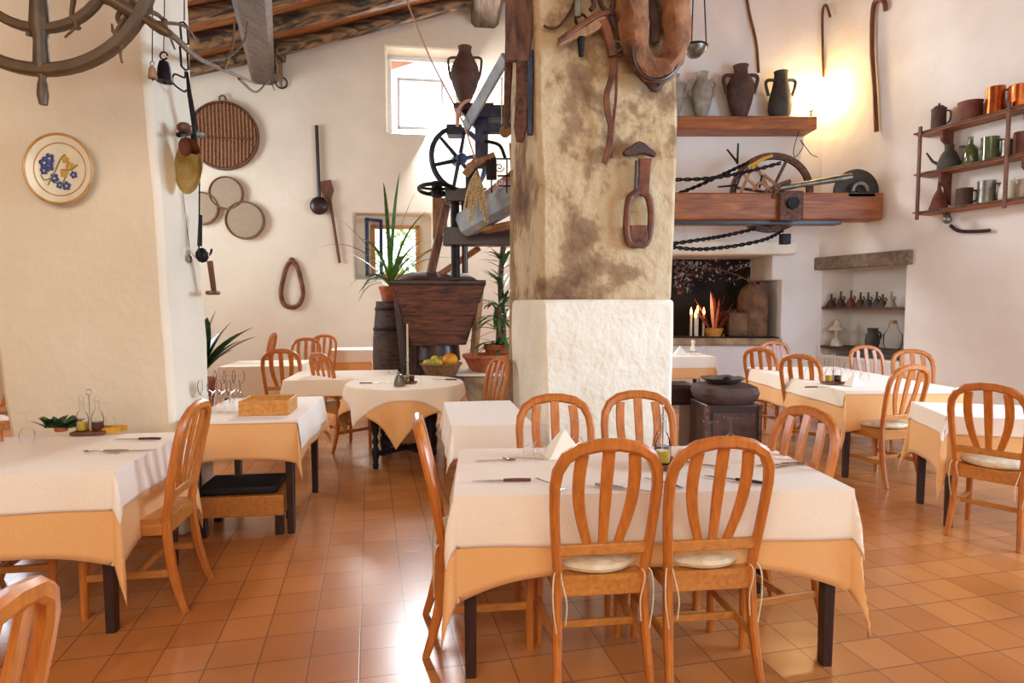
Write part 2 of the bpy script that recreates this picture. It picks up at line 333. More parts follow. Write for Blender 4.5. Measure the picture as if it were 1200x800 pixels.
# ------------------------------------------------------------------ the room
ROT = D(13)                                     # the tiles, pillars and tables stand turned by this angle
class Wall:                                     # a plastered wall on a plan line, with openings; u runs along it, n points into the room
    def __init__(s, A, B, height, thick):
        s.A = Vector((A[0], A[1], 0)); s.B = Vector((B[0], B[1], 0)); s.u = (s.B-s.A).normalized(); s.L = (s.B-s.A).length
        s.n = Vector((s.u.y, -s.u.x, 0)); s.h = height; s.t = thick      # room lies right of A->B
    def pt(s, a, z, d=0): return s.A+s.u*a+Vector((0, 0, z))+s.n*d
    def hit(s, px, py, d=0):
        P = hit(px, py, s.A+s.n*d, s.n); return P
    def sz(s, px, py): P = s.hit(px, py); return (P-s.A).dot(s.u), P.z
    def build(s, name, m, holes=()):
        xs = sorted({0, s.L, *[h[0] for h in holes], *[h[1] for h in holes]}); zs = sorted({0, s.h, *[h[2] for h in holes], *[h[3] for h in holes]})
        def cut(vals, mx):
            out = []
            for a, b in zip(vals, vals[1:]):
                k = max(1, int((b-a)/mx)); out += [a+(b-a)*i/k for i in range(k)]
            return out+[vals[-1]]
        xs = cut(xs, .6); zs = cut(zs, .6); b = MB(); nx, nz = len(xs), len(zs)
        def open_(i, j):
            if i < 0 or j < 0 or i >= nx-1 or j >= nz-1: return True
            cx, cz = (xs[i]+xs[i+1])/2, (zs[j]+zs[j+1])/2
            return any(h[0] < cx < h[1] and h[2] < cz < h[3] for h in holes)
        V = [s.pt(x, z, 0) for x in xs for z in zs]+[s.pt(x, z, -s.t) for x in xs for z in zs]
        idx = lambda i, j, k: k*nx*nz+i*nz+j
        fs = []
        for i in range(nx-1):
            for j in range(nz-1):
                if open_(i, j): continue
                fs.append((idx(i, j, 0), idx(i+1, j, 0), idx(i+1, j+1, 0), idx(i, j+1, 0)))
                fs.append((idx(i, j+1, 1), idx(i+1, j+1, 1), idx(i+1, j, 1), idx(i, j, 1)))
                if open_(i-1, j): fs.append((idx(i, j, 1), idx(i, j, 0), idx(i, j+1, 0), idx(i, j+1, 1)))
                if open_(i+1, j): fs.append((idx(i+1, j, 0), idx(i+1, j, 1), idx(i+1, j+1, 1), idx(i+1, j+1, 0)))
                if open_(i, j-1): fs.append((idx(i, j, 0), idx(i, j, 1), idx(i+1, j, 1), idx(i+1, j, 0)))
                if open_(i, j+1): fs.append((idx(i, j+1, 1), idx(i, j+1, 0), idx(i+1, j+1, 0), idx(i+1, j+1, 1)))
        b.add(V, fs); o = b.build(name, m, bevel=.03)
        return struct(o)
FY = 9.5                                        # the fireplace wall
back = Wall((-7.35, 10.05), (2.2, 11.39), 8.2, .55)
fire = Wall((1.9, FY), (5.4, FY), 8.2, .9)
side = Wall((1.9, 12.2), (1.9, FY), 8.2, .4)
rgt = Wall((4.72-.371, FY+1), (9.16+.2, -2.5-.54), 8.2, .5)
lft = Wall((-7.0, -3.0), (-7.0, 10.6), 8.2, .4)
frt = Wall((9.6, -2.5), (-7.5, -2.5), 8.2, .4)

b = MB(); b.box((1, 7, -.05), (19, 21, .1)); struct(b.build('floor', M['tiles'], flat=True))
def rect(w, x0, y0, x1, y1):
    a0, z1 = w.sz(x0, y0); a1, z0 = w.sz(x1, y1); return (min(a0, a1), max(a0, a1), min(z0, z1), max(z0, z1))
w1 = rect(back, 452, 54, 540, 159); w2 = rect(back, 414, 249, 506, 328)
back.build('wall_back', M['plaster'], [w1, w2])
f_open = rect(fire, 770, 299, 903, 398); f_open = (.05, f_open[1], f_open[2], f_open[3])
f_side = rect(fire, 903, 328, 915, 398); f_side = (f_open[1], f_side[1], f_open[2], f_side[3])
fire.build('wall_fireplace', M['plaster_right'], [f_open, f_side])
side.build('wall_side', M['plaster'])
nich = rect(rgt, 962, 316, 1057, 424)
za = 1.0
rgt.build('wall_right', M['plaster_right'], [nich, (6.6, 8.4, 1.0, 3.4), (9.2, 11.2, 1.0, 3.4)])
lft.build('wall_left', M['plaster'], [(9.9, 11.9, 2.1, 4.1)])  # unseen opening added to go with the left fill light
frt.build('wall_front', M['plaster'], [(4.5, 6.3, 1.0, 3.2)])
# niche back
b = MB(); c = rgt.pt((nich[0]+nich[1])/2, (nich[2]+nich[3])/2, -.53); b.box(c, (nich[1]-nich[0]+.4, .06, nich[3]-nich[2]+.4), Matrix.Rotation(math.atan2(rgt.u.y, rgt.u.x), 3, 'Z'))
struct(b.build('wall_niche_back', M['plaster_right']))
# fireplace interior
b = MB()
y0 = FY+.9; x0 = 1.9; x1 = 1.9+f_side[1]
b.box(((x0+x1)/2, y0+.05, 1.8), (x1-x0+.6, .1, 3.6)); struct(b.build('wall_firebox', M['soot']))
b = MB(); b.box(((x0+x1)/2, FY+.43, f_open[2]+.02), (x1-x0-.06, .86, .04)); struct(b.build('trim_hearth', M['soot']))
# chimney mantel: a plaster ledge over the opening
b = MB(); p0 = fire.hit(770, 284); p1 = fire.hit(928, 299); b.box(((p0.x+p1.x)/2, FY-.09, (p0.z+p1.z)/2), (p1.x-p0.x, .18, p0.z-p1.z))
struct(b.build('trim_mantel', M['plaster_white'], bevel=.03))
b = MB(); p0 = fire.hit(775, 396); p1 = fire.hit(913, 404); b.box(((p0.x+p1.x)/2, FY-.06, (p0.z+p1.z)/2), (p1.x-p0.x, .12, p0.z-p1.z))
struct(b.build('trim_hearth_edge', M['stone'], bevel=.02))

# ceiling: a slope rising from the left to a ridge, then falling to the right
pe = back.hit(325, 68); SL = .30
def cz(x): return pe.z+.12+SL*(x-pe.x) if x < 2.2 else pe.z+.12+SL*(2.2-pe.x)-.16*(x-2.2)
b = MB(); xs = [-7.4, 2.2, 9.6]
vs = []
for x in xs:
    for y in (-3, 12.6): vs += [(x, y, cz(x)), (x, y, cz(x)+.12)]
fs = []
for i in range(2):
    k = i*4; fs += [(k, k+2, k+6, k+4)[::-1], (k+1, k+3, k+7, k+5), (k, k+1, k+5, k+4), (k+2, k+3, k+7, k+6)[::-1]]
fs += [(0, 2, 3, 1), (8, 9, 11, 10)]
b.add(vs, fs); struct(b.build('ceiling', M['board'], flat=True))
n = 1
for i in range(11):                              # rafters up the slope, side by side
    yy = 10.95-.72*i
    b = MB(); w = .2+.05*random.random(); pts = []
    for k in range(13):
        x = -6.9+9.0*k/12; y = yy+(x-pe.x)*.14; pts.append((x, y+.03*math.sin(k*1.3+i), cz(x)-.11+.02*math.sin(k*.9+i*2)))
    b.tube(pts, [w*.55*(1+.08*math.sin(k*2+i)) for k in range(13)], 10); struct(b.build('trim_%d' % n, M['rafter'])); n += 1
def purlin(pa, pb, w, h, m):
    global n
    b = MB(); b.sweep(spline([pa, (Vector(pa)+Vector(pb))/2+Vector((.03, 0, .02)), pb], 5), w, h, Vector((0, 0, 1)), ch=.15); struct(b.build('trim_%d' % n, m)); n += 1
pw = back.hit(308, 84, .0); pn = at(283, -60, 5.2)
d = (Vector((pn.x, pn.y, pn.z))-pw); purlin(pw+d*-.02, pw+d*1.9, .36, .42, M['purlin'])
pw = back.hit(565, 12, .0); purlin(pw-Vector((0, -.3, 0)), pw+Vector((.55, -4, .15)), .48, .62, M['purlin'])
b = MB(); p = back.hit(320, 60, .22); b.box(p, (.28, .4, .22)); b.box(p+Vector((.02, 0, -.28)), (.16, .3, .3)); struct(b.build('trim_corbel', M['rafter'], bevel=.01))

# pillars -----------------------------------------------------------------------
def pillar(name, E, z0, z1, m, grow=0, amp=.012):
    # E: four plan edges, each (point at low z, point at high z), in order round the pillar
    def edge(e, z): a, c = e; t = (z-a.z)/(c.z-a.z); return a+(c-a)*t
    nz = 22; k = 6; b = MB(); rings = []
    for j in range(nz+1):
        z = z0+(z1-z0)*j/nz; P = [edge(e, z) for e in E]; ctr = sum(P, Vector())/4; ring = []
        for q in range(4):
            a, c = P[q], P[(q+1) % 4]
            for i in range(k):
                p = a+(c-a)*(i/k); d = (p-ctr); d.z = 0; d.normalize()
                p = p+d*(grow+amp*noise.noise(p*1.7)*2); p.z = z; ring.append(p)
        rings.append(ring)
    b._skin(rings); return struct(b.build(name, m, bevel=.035))
LP0, LP1 = at(205, 505, 3.75), at(169, 0, 3.75)
LB0, LB1 = at(245, 430, 4.25), at(222, 0, 4.25)
LF0, LF1 = at(10, 505, 3.75), at(-16, 300, 3.75)
def ln(a, b_, dx=0, dy=0): return (a+Vector((dx, dy, 0)), b_+Vector((dx, dy, 0)))
pillar('pillar_left', [ln(LP0, LP1), ln(LB0, LB1), ln(LF0, LF1, 0, .6), ln(LF0, LF1)], 0, 6.6, M['plaster'])
CA0, CA1 = at(636, 350, 4.5), at(627, 0, 4.5)
CB0, CB1 = at(787, 460, 4.72), at(798, 0, 4.72)
CD0, CD1 = at(599, 460, 5.6), at(597, 0, 5.6)
CC = (CB0+(CD0-CA0), CB1+(CD1-CA1)); CC = (Vector((CC[0].x, CC[0].y, CB0.z)), Vector((CC[1].x, CC[1].y, CB1.z)))
EC = [(CA0, CA1), (CB0, CB1), CC, (CD0, CD1)]
zs = CA0.z
pillar('pillar_upper', EC, zs-.02, 7.4, M['stain'], 0, .016)
pillar('pillar_base', EC, 0, zs, M['plaster_white'], .018, .01)
def cf(px, py, d=0):                             # a point on the centre pillar's front face
    nrm = Vector((CB0.y-CA0.y, -(CB0.x-CA0.x), 0)).normalized(); return hit(px, py, CA0+nrm*d, nrm)
CFN = Vector((CB0.y-CA0.y, -(CB0.x-CA0.x), 0)).normalized()
def cs(px, py, d=0):                             # on its left face
    nrm = Vector((-(CD0.y-CA0.y), (CD0.x-CA0.x), 0)).normalized(); return hit(px, py, CA0+nrm*d, nrm)
def lsd(px, py, d=0):                            # on the left pillar's right-hand face
    nrm = Vector(((LB0.y-LP0.y), -(LB0.x-LP0.x), 0)).normalized(); return hit(px, py, LP0+nrm*d+Vector((-.04, 0, 0)), nrm)
def lf(px, py, d=0): return at(px, py, 3.75-d)

# windows -----------------------------------------------------------------------
def window(idx, w, r, depth, fr, mats, split=0):
    a0, a1, z0, z1 = r; b = MB(); t = .07
    R = Matrix.Rotation(math.atan2(w.u.y, w.u.x), 3, 'Z')
    root = thing('window_%d' % idx, 'window', 'window', w.pt((a0+a1)/2, z0, -depth), math.atan2(w.u.y, w.u.x)); root['kind'] = 'structure'; del root['label']
    W = a1-a0; Hh = z1-z0
    l, r_, bo, to = fr
    X0 = -W/2+W*l; X1 = -W/2+W*r_; Z0 = Hh*bo; Z1 = Hh*to
    for q in ((X0, Z0, X0+t, Z1), (X1-t, Z0, X1, Z1), (X0, Z0, X1, Z0+t), (X0, Z1-t, X1, Z1)):
        b.box(((q[0]+q[2])/2, 0, (q[1]+q[3])/2), (q[2]-q[0], .06, q[3]-q[1]))
    if split: b.box(((X0+X1)/2, 0, (Z0+Z1)/2), (.05, .05, Z1-Z0))
    b.build('window_frame', mats[0], root, bevel=.006)
    g = MB(); g.box(((X0+X1)/2, .0, (Z0+Z1)/2), (X1-X0-.06, .008, Z1-Z0-.06)); g.build('window_pane', M['pane'], root)
    s = MB()                                     # plaster surround that narrows the opening towards the outside
    for q in ((-W/2-.02, -.02, X0, Hh+.02), (X1, -.02, W/2+.02, Hh+.02), (X0, -.02, X1, Z0), (X0, Z1, X1, Hh+.02)):
        if q[2]-q[0] > .03 and q[3]-q[1] > .03 and idx != 1: s.box(((q[0]+q[2])/2, .05, (q[1]+q[3])/2), (q[2]-q[0], .1, q[3]-q[1]))
    if idx != 1: s.build('surround', M['plaster'], root)
    return root
r1 = window(1, back, w1, .42, (.0, 1.0, .0, 1.0), (M['white'],))  # glass fills the whole opening, standing in for the brightly lit reveal
W = w1[1]-w1[0]; Hh = w1[3]-w1[2]; b = MB()
for q in ((-.37*W, .12*Hh, -.37*W+.05, .72*Hh), (.24*W, .12*Hh, .24*W+.05, .72*Hh), (-.37*W, .12*Hh, .26*W, .12*Hh+.05), (-.37*W, .70*Hh, .26*W, .70*Hh+.05)):
    b.box(((q[0]+q[2])/2, -.05, (q[1]+q[3])/2), (q[2]-q[0], .04, q[3]-q[1]))
b.build('inner_casement', M['white'], r1, bevel=.005)
window(2, back, w2, .36, (.2, .84, .04, .86), (M['knot'],))
a0, a1, z0, z1 = w2                              # casement standing open at the left of window 2
root = thing('window_3', 'x', 'window', back.pt(a0+(a1-a0)*.15, z0, -.02), math.atan2(back.u.y, back.u.x)+D(38)); root['kind'] = 'structure'; del root['label']
b = MB(); W = .34; hh = (z1-z0)
for q in ((0, .06, .05, hh-.08), (W-.05, .06, W, hh-.08), (0, .06, W, .11), (0, hh-.13, W, hh-.08)): b.box(((q[0]+q[2])/2, 0, (q[1]+q[3])/2), (q[2]-q[0], .04, q[3]-q[1]))
b.build('window_frame', M['blueiron'], root); b = MB(); b.box((W/2, 0, hh/2), (W-.08, .008, hh-.26)); b.build('window_pane', M['pane'], root)
def garden(px, py, Y, s, lbl):
    t = thing('garden_shrub', lbl, 'shrub', at(px, py, Y)); b = MB()
    for i in range(420):
        d = Vector((random.gauss(0, 1), random.gauss(0, .5), random.gauss(0, .8))); p = d.normalized()*s*(random.random()**.4); b.leaf(p, d, .22, .09, .5, 3)
    b.build('foliage', M['foliage_out'], t)
    b = MB(); b.tube([(0, 0, -t.location.z), (0, 0, 0)], .05); b.build('trunk', M['twig'], t)
garden(468, 300, 14.2, .9, 'sunlit green shrub growing outside the low far window')
# ------------------------------------------------------------------ chairs
class MB(MB):
    XS = 1
    def build(s, *a, **k):
        if MB.XS != 1: s.v = [(x*MB.XS, y, z) for x, y, z in s.v]
        return super().build(*a, **k)
def make_chair(cushion, ties=True):
    t = thing('dining_chair', 'x', 'chair')
    y = lambda z: -.185-(z-.45)*.17-(max(0, z-.6)**2)*.15
    W = .2
    half = [(-.178, .44), (-.185, .52), (-.196, .62), (-.203, .72), (-.205, .80), (-.197, .86), (-.168, .912), (-.115, .943), (-.04, .957)]
    path = half+[(-a, z) for a, z in half[::-1]]
    b = MB(); b.sweep([(x, y(z), z) for x, z in path], [.038+.008*min(1, max(0, (z-.7)/.2)) for x, z in path], .036, Vector((0, 1, 0)), ch=.3)
    b.build('back_frame', M['chair'], t)
    for k in (-1, 0, 1):
        pts = []; ws = []
        for i in range(9):
            u = i/8; z = .56+u*(.36 if k else .385)
            x = k*(.058+.035*u+.035*math.sin(u*math.pi*.9)*.9); pts.append((x, y(z)+.004, z)); ws.append(.032+.018*math.sin(u*math.pi*.5+.2))
        b = MB(); b.sweep(pts, ws, .014, Vector((0, 1, 0)), ch=.3); b.build('slat', M['chair'], t)
    b = MB(); b.sweep([(-.175, y(.52), .525), (0, y(.52)-.01, .525), (.175, y(.52), .525)], .045, .022, Vector((0, 0, 1))); 
    b.v = [(v[0], v[1], v[2]) for v in b.v]
    b = MB(); b.box((0, y(.555), .552), (.37, .024, .04)); b.build('back_rail', M['chair_seat'], t, bevel=.004)
    b = MB()                                     # dished wooden seat
    n = 14; grid = []
    for i in range(n+1):
        for j in range(n+1):
            u = -1+2*i/n; v = -1+2*j/n; w = .178+.03*((v+1)/2)
            x = u*w*(1-.04*abs(v)**6); yy = v*.2*(1-.06*abs(u)**6); z = .452-.010*(1-u*u)*(1-v*v)
            grid.append((x, yy, z))
    g2 = [(x, yy, .428) for x, yy, z in grid]; k = n+1; fs = []
    for i in range(n):
        for j in range(n):
            a = i*k+j; fs.append((a, a+k, a+k+1, a+1)); a += k*k; fs.append((a+1, a+k+1, a+k, a))
    for i in range(n):
        for (p, q) in (((i*k), (i+1)*k), ((i+1)*k+n, i*k+n), (i+1, i), (n*k+i, n*k+i+1)):
            fs.append((p, q, q+k*k, p+k*k)[::-1])
    b.add(grid+g2, fs); b.build('seat', M['chair_seat'], t)
    b = MB()
    b.box((0, .165, .40), (.36, .022, .055)); b.box((-.18, 0, .40), (.022, .34, .055)); b.box((.18, 0, .40), (.022, .34, .055)); b.box((0, -.185, .40), (.33, .022, .06))
    b.build('seat_frame', M['chair_seat'], t, bevel=.004)
    for s in (-1, 1):
        b = MB(); b.sweep([(s*.178, -.183, .45), (s*.18, -.188, .34), (s*.184, -.205, .2), (s*.19, -.235, .08), (s*.194, -.262, 0)], [.032, .036, .036, .032, .028], [.038, .042, .042, .036, .03], Vector((0, 1, 0)), ch=.25)
        b.build('leg', M['chair'], t)
        b = MB(); b.sweep([(s*.188, .172, .43), (s*.19, .174, 0)], [.038, .03], [.038, .03], Vector((0, 1, 0)), ch=.25); b.build('leg', M['chair'], t)
        b = MB(); b.bar((s*.186, -.215, .19), (s*.189, .17, .19), .018, .034); b.build('stretcher', M['chair_seat'], t)
    b = MB(); b.bar((-.185, -.05, .19), (.185, -.05, .19), .018, .03); b.build('stretcher', M['chair_seat'], t)
    if cushion:
        b = MB(); prof = [(1e-3, .0), (.18, .0), (.2, .008), (.208, .022), (.2, .036), (.16, .048), (1e-3, .052)]
        b.lathe(prof, 28, Matrix.Translation((0, -.005, .452)), 1, 1)
        c = b.build('cushion', M['cushion'], t)
        if ties:
            for s in (-1, 1):
                b = MB()
                b.tube(spline([(s*.17, -.17, .47), (s*.2, -.215, .46), (s*.205, -.225, .36), (s*.19, -.225, .25)], 4), .003, 5)
                b.build('tie', M['cushion'], c); b = MB()
                b.tube(spline([(s*.16, -.17, .47), (s*.17, -.222, .45), (s*.15, -.228, .36), (s*.155, -.226, .28)], 4), .003, 5); b.build('tie', M['cushion'], c)
    return t
MB.XS = .92
proto = {True: make_chair(True), False: make_chair(False)}
MB.XS = 1
used = {True: False, False: False}
def chair(px, py, phi, label, cushion=False, group='pine dining chairs'):
    p = onz(px, py, .96); a = D(phi); off = Vector((0, -.30, 0)); off.rotate(Matrix.Rotation(a, 3, 'Z'))
    loc = (p.x-off.x, p.y-off.y, 0)
    if not used[cushion]:
        used[cushion] = True; r = proto[cushion]; r.location = loc; r.rotation_euler = (0, 0, a); r['label'] = label; r['group'] = group; return r
    return dup(proto[cushion], loc, a, label, group)
CH = [
 (716, 521, 7, 'pine chair with cream cushion, left of the pair at the near side of centre table', True),
 (852, 518, 7, 'pine chair with cream cushion, right of the pair at the near side of centre table', True),
 (649, 465, 186, 'pine chair across the centre table, by the left corner of the white pillar base', False),
 (746, 461, 184, 'pine chair across the centre table, before the right half of the white pillar base', False),
 (486, 490, -82, 'pine chair seen edge-on at the left end of the large centre table', True),
 (951, 481, 106, 'honey yellow lit chair at the right end of the large centre table', False),
 (236, 473, 99, 'pine chair at the right end of the left foreground table, back turned to the aisle', False),
 (6, 712, 100, 'pine chair cut off in the bottom left corner, only its curved back top showing', False),
 (-50, 474, -80, 'pine chair tucked under the left foreground table, only its legs showing below the cloth', False),
 (-4, 425, 60, 'pine chair beyond the left pillar, cut off by the left edge', False),
 (328, 411, 8, 'pine chair behind the serving table, directly above the wooden cutlery box', False),
 (372, 415, -42, 'pine chair with exposed seat beside the left edge of the round table', False),
 (322, 391, 96, 'thin edge-on pine chair at the far left of the back tables', False),
 (359, 397, 188, 'pine chair at the back tables, left of the overlapping pair below the rope loop', False),
 (381, 393, 176, 'pine chair at the back tables, right one of the overlapping pair', False),
 (588, 420, 118, 'pine chair behind the small white table, close to the left edge of the centre pillar', False),
 (906, 401, 184, 'pine chair at the far end of the right table, in front of the fireplace jamb', False),
 (889, 409, -52, 'pine chair left of the right table, farther of the two beside the dark stove', True),
 (936, 417, -50, 'pine chair on the left side of the right table, nearer of the two', True),
 (1013, 406, 184, 'pale sunlit pine chair at the far side of the right table, under the niche', False),
 (1068, 411, 168, 'pine chair at the right side of the right table, half hidden behind a nearer chair', False),
 (1071, 430, 16, 'pine chair with pink cushion at the near end of the right table', True),
 (1157, 453, -50, 'pine chair standing by the right edge of the picture turned towards the cut-off table', True),
 (849, 392, 70, 'pine chair seen edge-on beside the small table at the fireplace', False),
]
for c in CH: chair(*c)

# ------------------------------------------------------------------ tables and cloths
def drape(w, d, L, zt, off, rip=.012, k=9, seed=0, rnd=False, n=64, Ly=None, fl=0):
    b = MB(); Ly = Ly or L; vs = []
    def P(u, v):
        ex = max(abs(u)-w/2, 0); ey = max(abs(v)-d/2, 0); sx = 1 if u > 0 else -1; sy = 1 if v > 0 else -1; fx = 1+fl*min(1, abs(v)/(d/2))**3; fy = 1+fl*min(1, abs(u)/(w/2))**3; ex *= fx; ey *= fy
        x = max(-w/2, min(w/2, u)); y = max(-d/2, min(d/2, v))
        if ex == 0 and ey == 0:
            return (x*(1+2*off/w), y*(1+2*off/d), zt+.0012*noise.noise(Vector((u*5+seed, v*5, 0))))
        r = math.hypot(ex, ey); th = math.atan2(ey, ex)
        wave = noise.noise(Vector((x*sx*0+(u if ey > ex else sx*9)*2.6, (v if ex >= ey else sy*9)*2.6, 3.3)))*1.3+math.sin((u if ey > ex else v)*13)*.4
        out = off+rip*(wave+.9)*min(1, r/.15)+ .10*r*(math.sin(2*th)**2 if ex and ey else 0)+.02*r
        z = zt-r*.985+ min(r, off)*.3
        x = sx*(w/2+off*(0 if ex == 0 else 1)*0) if ex else x; y = sy*(d/2) if ey else y
        dx = math.cos(th) if ex else 0; dy = math.sin(th) if ey else 0
        if ex and ey:                             # corner fold hangs from the table corner
            kx = .55*r*math.cos(th)*.35; ky = .55*r*math.sin(th)*.35
            return (x+sx*(dx*out), y+sy*(dy*out), z)
        return (x*(1+0)+sx*dx*out if ex else x*(1+2*off/w), y+sy*dy*out if ey else y*(1+2*off/d), z)
    U = []
    def ax(w, L, n):
        a = [-w/2-L*(1-i/12) for i in range(12)]; a += [-w/2-.004, -w/2]; m = n-28
        a += [-w/2+w*i/m for i in range(1, m)]; a += [w/2, w/2+.004]; a += [w/2+L*(i+1)/12 for i in range(12)]; return a
    A = ax(w, L, n); B = ax(d, Ly, n)
    vs = [P(u, v) for u in A for v in B]; nb = len(B); fs = []
    for i in range(len(A)-1):
        for j in range(nb-1): fs.append((i*nb+j, (i+1)*nb+j, (i+1)*nb+j+1, i*nb+j+1))
    b.add(vs, fs); return b
def table(label, loc, rz, w, d, lo, lu, lblo, lblu, legm='dark_wood', seed=0, n=64, aprm='dark_wood', loy=None, group=None, inset=.05, ff=.15):
    t = thing('dining_table', label, 'table', (loc[0], loc[1], 0), rz)
    b = MB(); b.box((0, 0, .715), (w, d, .025)); b.build('tabletop', M[aprm], t, bevel=.003)
    b = MB()
    for s in (-1, 1): b.box((0, s*(d/2-.06), .665), (w-.12, .02, .07)); b.box((s*(w/2-.06), 0, .665), (.02, d-.12, .07))
    b.build('apron', M[aprm], t)
    for sx in (-1, 1):
        for sy in (-1, 1):
            b = MB(); b.sweep([(sx*(w/2-inset), sy*(d/2-inset), .70), (sx*(w/2-inset), sy*(d/2-inset), 0)], [.055, .042], [.055, .042], Vector((0, 1, 0)), ch=.1); b.build('leg', M[legm], t)
    if lu:
        o = drape(w, d, lu, .731, .003, .016, 8, seed, n=n, fl=ff).build('tablecloth', M['orange'], solid=.0015); o.location = (loc[0], loc[1], 0); o.rotation_euler = (0, 0, rz); tag(o, lblu, 'tablecloth')
    o = drape(w, d, lo, .7345, .011, .016, 7, seed, n=n, Ly=loy).build('tablecloth', M['cream'], solid=.0015); o.location = (loc[0], loc[1], 0); o.rotation_euler = (0, 0, rz); tag(o, lblo, 'tablecloth')
    return t
def quad(pfl, pfr, pbl):                          # table plan from three top corners in the photo
    a = onz(*pfl, .735); b_ = onz(*pfr, .735); c = onz(*pbl, .735)
    return a, b_, c, (b_+c)/2, (b_-a).length, (c-a).length, math.atan2((b_-a).y, (b_-a).x)
a, b_, c, ctr, w, d, rz = quad((553, 579), (1012, 571), (527, 527))
CT = (ctr, w, d, rz)
print('centre table', ctr, w, d, math.degrees(rz))
table('large dark-legged dining table in the centre foreground under two cloths', ctr, rz, w, d, .2, .29, 'cream top cloth on the large centre table, laid with cutlery', 'orange undercloth with long hanging corners on the large centre table', n=80, ff=.42)
c2 = onz(137, 553, .735); rz2 = D(6); w2_, d2_ = 1.15, .80
ux = Vector((math.cos(rz2), math.sin(rz2), 0)); uy = Vector((-math.sin(D(13)), math.cos(D(13)), 0)); ctr2 = c2-ux*w2_/2+uy*d2_/2
LT = (ctr2, w2_, d2_, rz2)
table('dark-legged dining table in the left foreground beside the left pillar', ctr2, rz2+D(3), w2_, d2_, .17, .36, 'cream top cloth with fold creases on the left foreground table', 'orange undercloth on the left foreground table with a pointed hanging corner', seed=3)
# serving table with a low box shelf
sr = onz(343, 490, .735)+Vector((.03, -.03, 0)); ws, ds = .66, .95; rs = D(8); ux = Vector((math.cos(rs), math.sin(rs), 0)); uy = Vector((-math.sin(rs), math.cos(rs), 0)); sc = sr-ux*ws/2+uy*ds/2
table('serving table between the left pillar and the aisle, dark outer legs', sc, rs, ws, ds, .2, .24, 'narrow cream top cloth on the serving table with the glasses', 'orange undercloth on the serving table', seed=8, loy=.02)
t = thing('low_bench', 'low wooden bench box with a black pad, standing under the serving table', 'bench', (sc.x+.02, sc.y-.28, 0), rs)
b = MB(); b.box((0, 0, .19), (.52, .36, .13)); b.build('box', M['chair_seat'], t, bevel=.006)
b = MB(); b.box((-.02, 0, .285), (.47, .32, .05)); b.build('pad', M['black_pad'], t, bevel=.015)
for sx in (-1, 1):
    for sy in (-1, 1): b = MB(); b.box((sx*.23, sy*.15, .065), (.05, .05, .13)); b.build('leg', M['dark_wood'], t)
# small white table by the pillar
a, b_, c, ctr, w, d, rz = quad((541, 499), (622, 499), (524, 469))
ctr = ctr+Vector((0, 0, 0))
table('small reddish dining table between the round table and the pillar base', ctr, D(9), w+.06, d*.9, .2, 0, 'plain cream cloth on the small table by the pillar base', '', 'red_wood', 11, aprm='red_wood', n=56)
SM = ctr
# right-hand table
rr = onz(984, 458, .735); rz = D(3); ux = Vector((math.cos(rz), math.sin(rz), 0)); uy = Vector((0, 1, 0))
RT = (rr+ux*.52+uy*.95, 1.04, 1.9)
table('long table in front of the niche on the right, dark legs', RT[0], rz, 1.04, 1.9, .14, .3, 'bright cream top cloth on the long right table', 'orange undercloth on the long right table', seed=14, loy=.03)
er = onz(1103, 486, .735)
er = onz(1110, 487, .735); rq = D(-15); ux = Vector((math.cos(rq), math.sin(rq), 0)); uy = Vector((-math.sin(rq), math.cos(rq), 0))
table('table cut off by the right edge, behind the near right chair', er+ux*.55+uy*.29, rq, 1.1, .58, .12, .34, 'cream top cloth on the table at the right edge', 'orange undercloth on the table at the right edge', seed=17)
ft = onz(838, 418, .735)
table('small table in front of the fireplace', ft+Vector((-.42, .32, 0)), D(4), .8, .62, .16, .3, 'cream top cloth on the small table at the fireplace', 'orange undercloth on the small table at the fireplace', seed=19, n=50)
# back-left group
q = onz(345, 429, .735); table('table farthest left in the back group, beneath the rope loop on the wall', q+Vector((-.45, .35, 0)), D(8), .85, .75, .36, 0, 'long cream cloth on the farthest left back table', '', seed=23, n=50)
q = onz(458, 445, .735); table('table behind the round table in bright window light', q+Vector((-.55, .42, 0)), D(8), 1.0, .8, .16, 0, 'sunlit cream cloth on the table behind the round table', '', seed=29, n=50)
q = onz(434, 410, .735); table('small table at the far wall left of the barrel', q+Vector((-.34, .3, 0)), D(8), .62, .6, .2, .34, 'cream cloth on the small table left of the barrel', 'yellow undercloth on the small table left of the barrel', seed=31, n=50)
# round table
rc = onz(475, 447.5, .735); R0 = .52
t = thing('round_table', 'round table with turned black legs and crossed stretchers left of the aisle', 'table', (rc.x, rc.y, 0), D(20))
b = MB(); b.lathe([(R0, .70), (R0+.004, .712), (R0, .728)], 48); b.build('tabletop', M['dark_wood'], t)
prof = [(.022, 0), (.03, .03), (.022, .06), (.03, .1), (.036, .14), (.03, .18), (.018, .2), (.032, .24), (.018, .28), (.034, .34), (.038, .4), (.03, .45), (.018, .47), (.032, .51), (.018, .55), (.03, .58), (.034, .70)]
for i in range(4):
    a = i*math.pi/2+.5; b = MB(); b.lathe(prof, 14, Matrix.Translation((.34*math.cos(a), .34*math.sin(a), 0))); b.build('leg', M['iron'] if 0 else M['black_pad'], t)
for i in range(2):
    a = i*math.pi/2+.5; v = Vector((.34*math.cos(a), .34*math.sin(a), .13)); b = MB(); b.bar(v, Vector((-v.x, -v.y, .13)), .05, .04); b.build('stretcher', M['black_pad'], t)
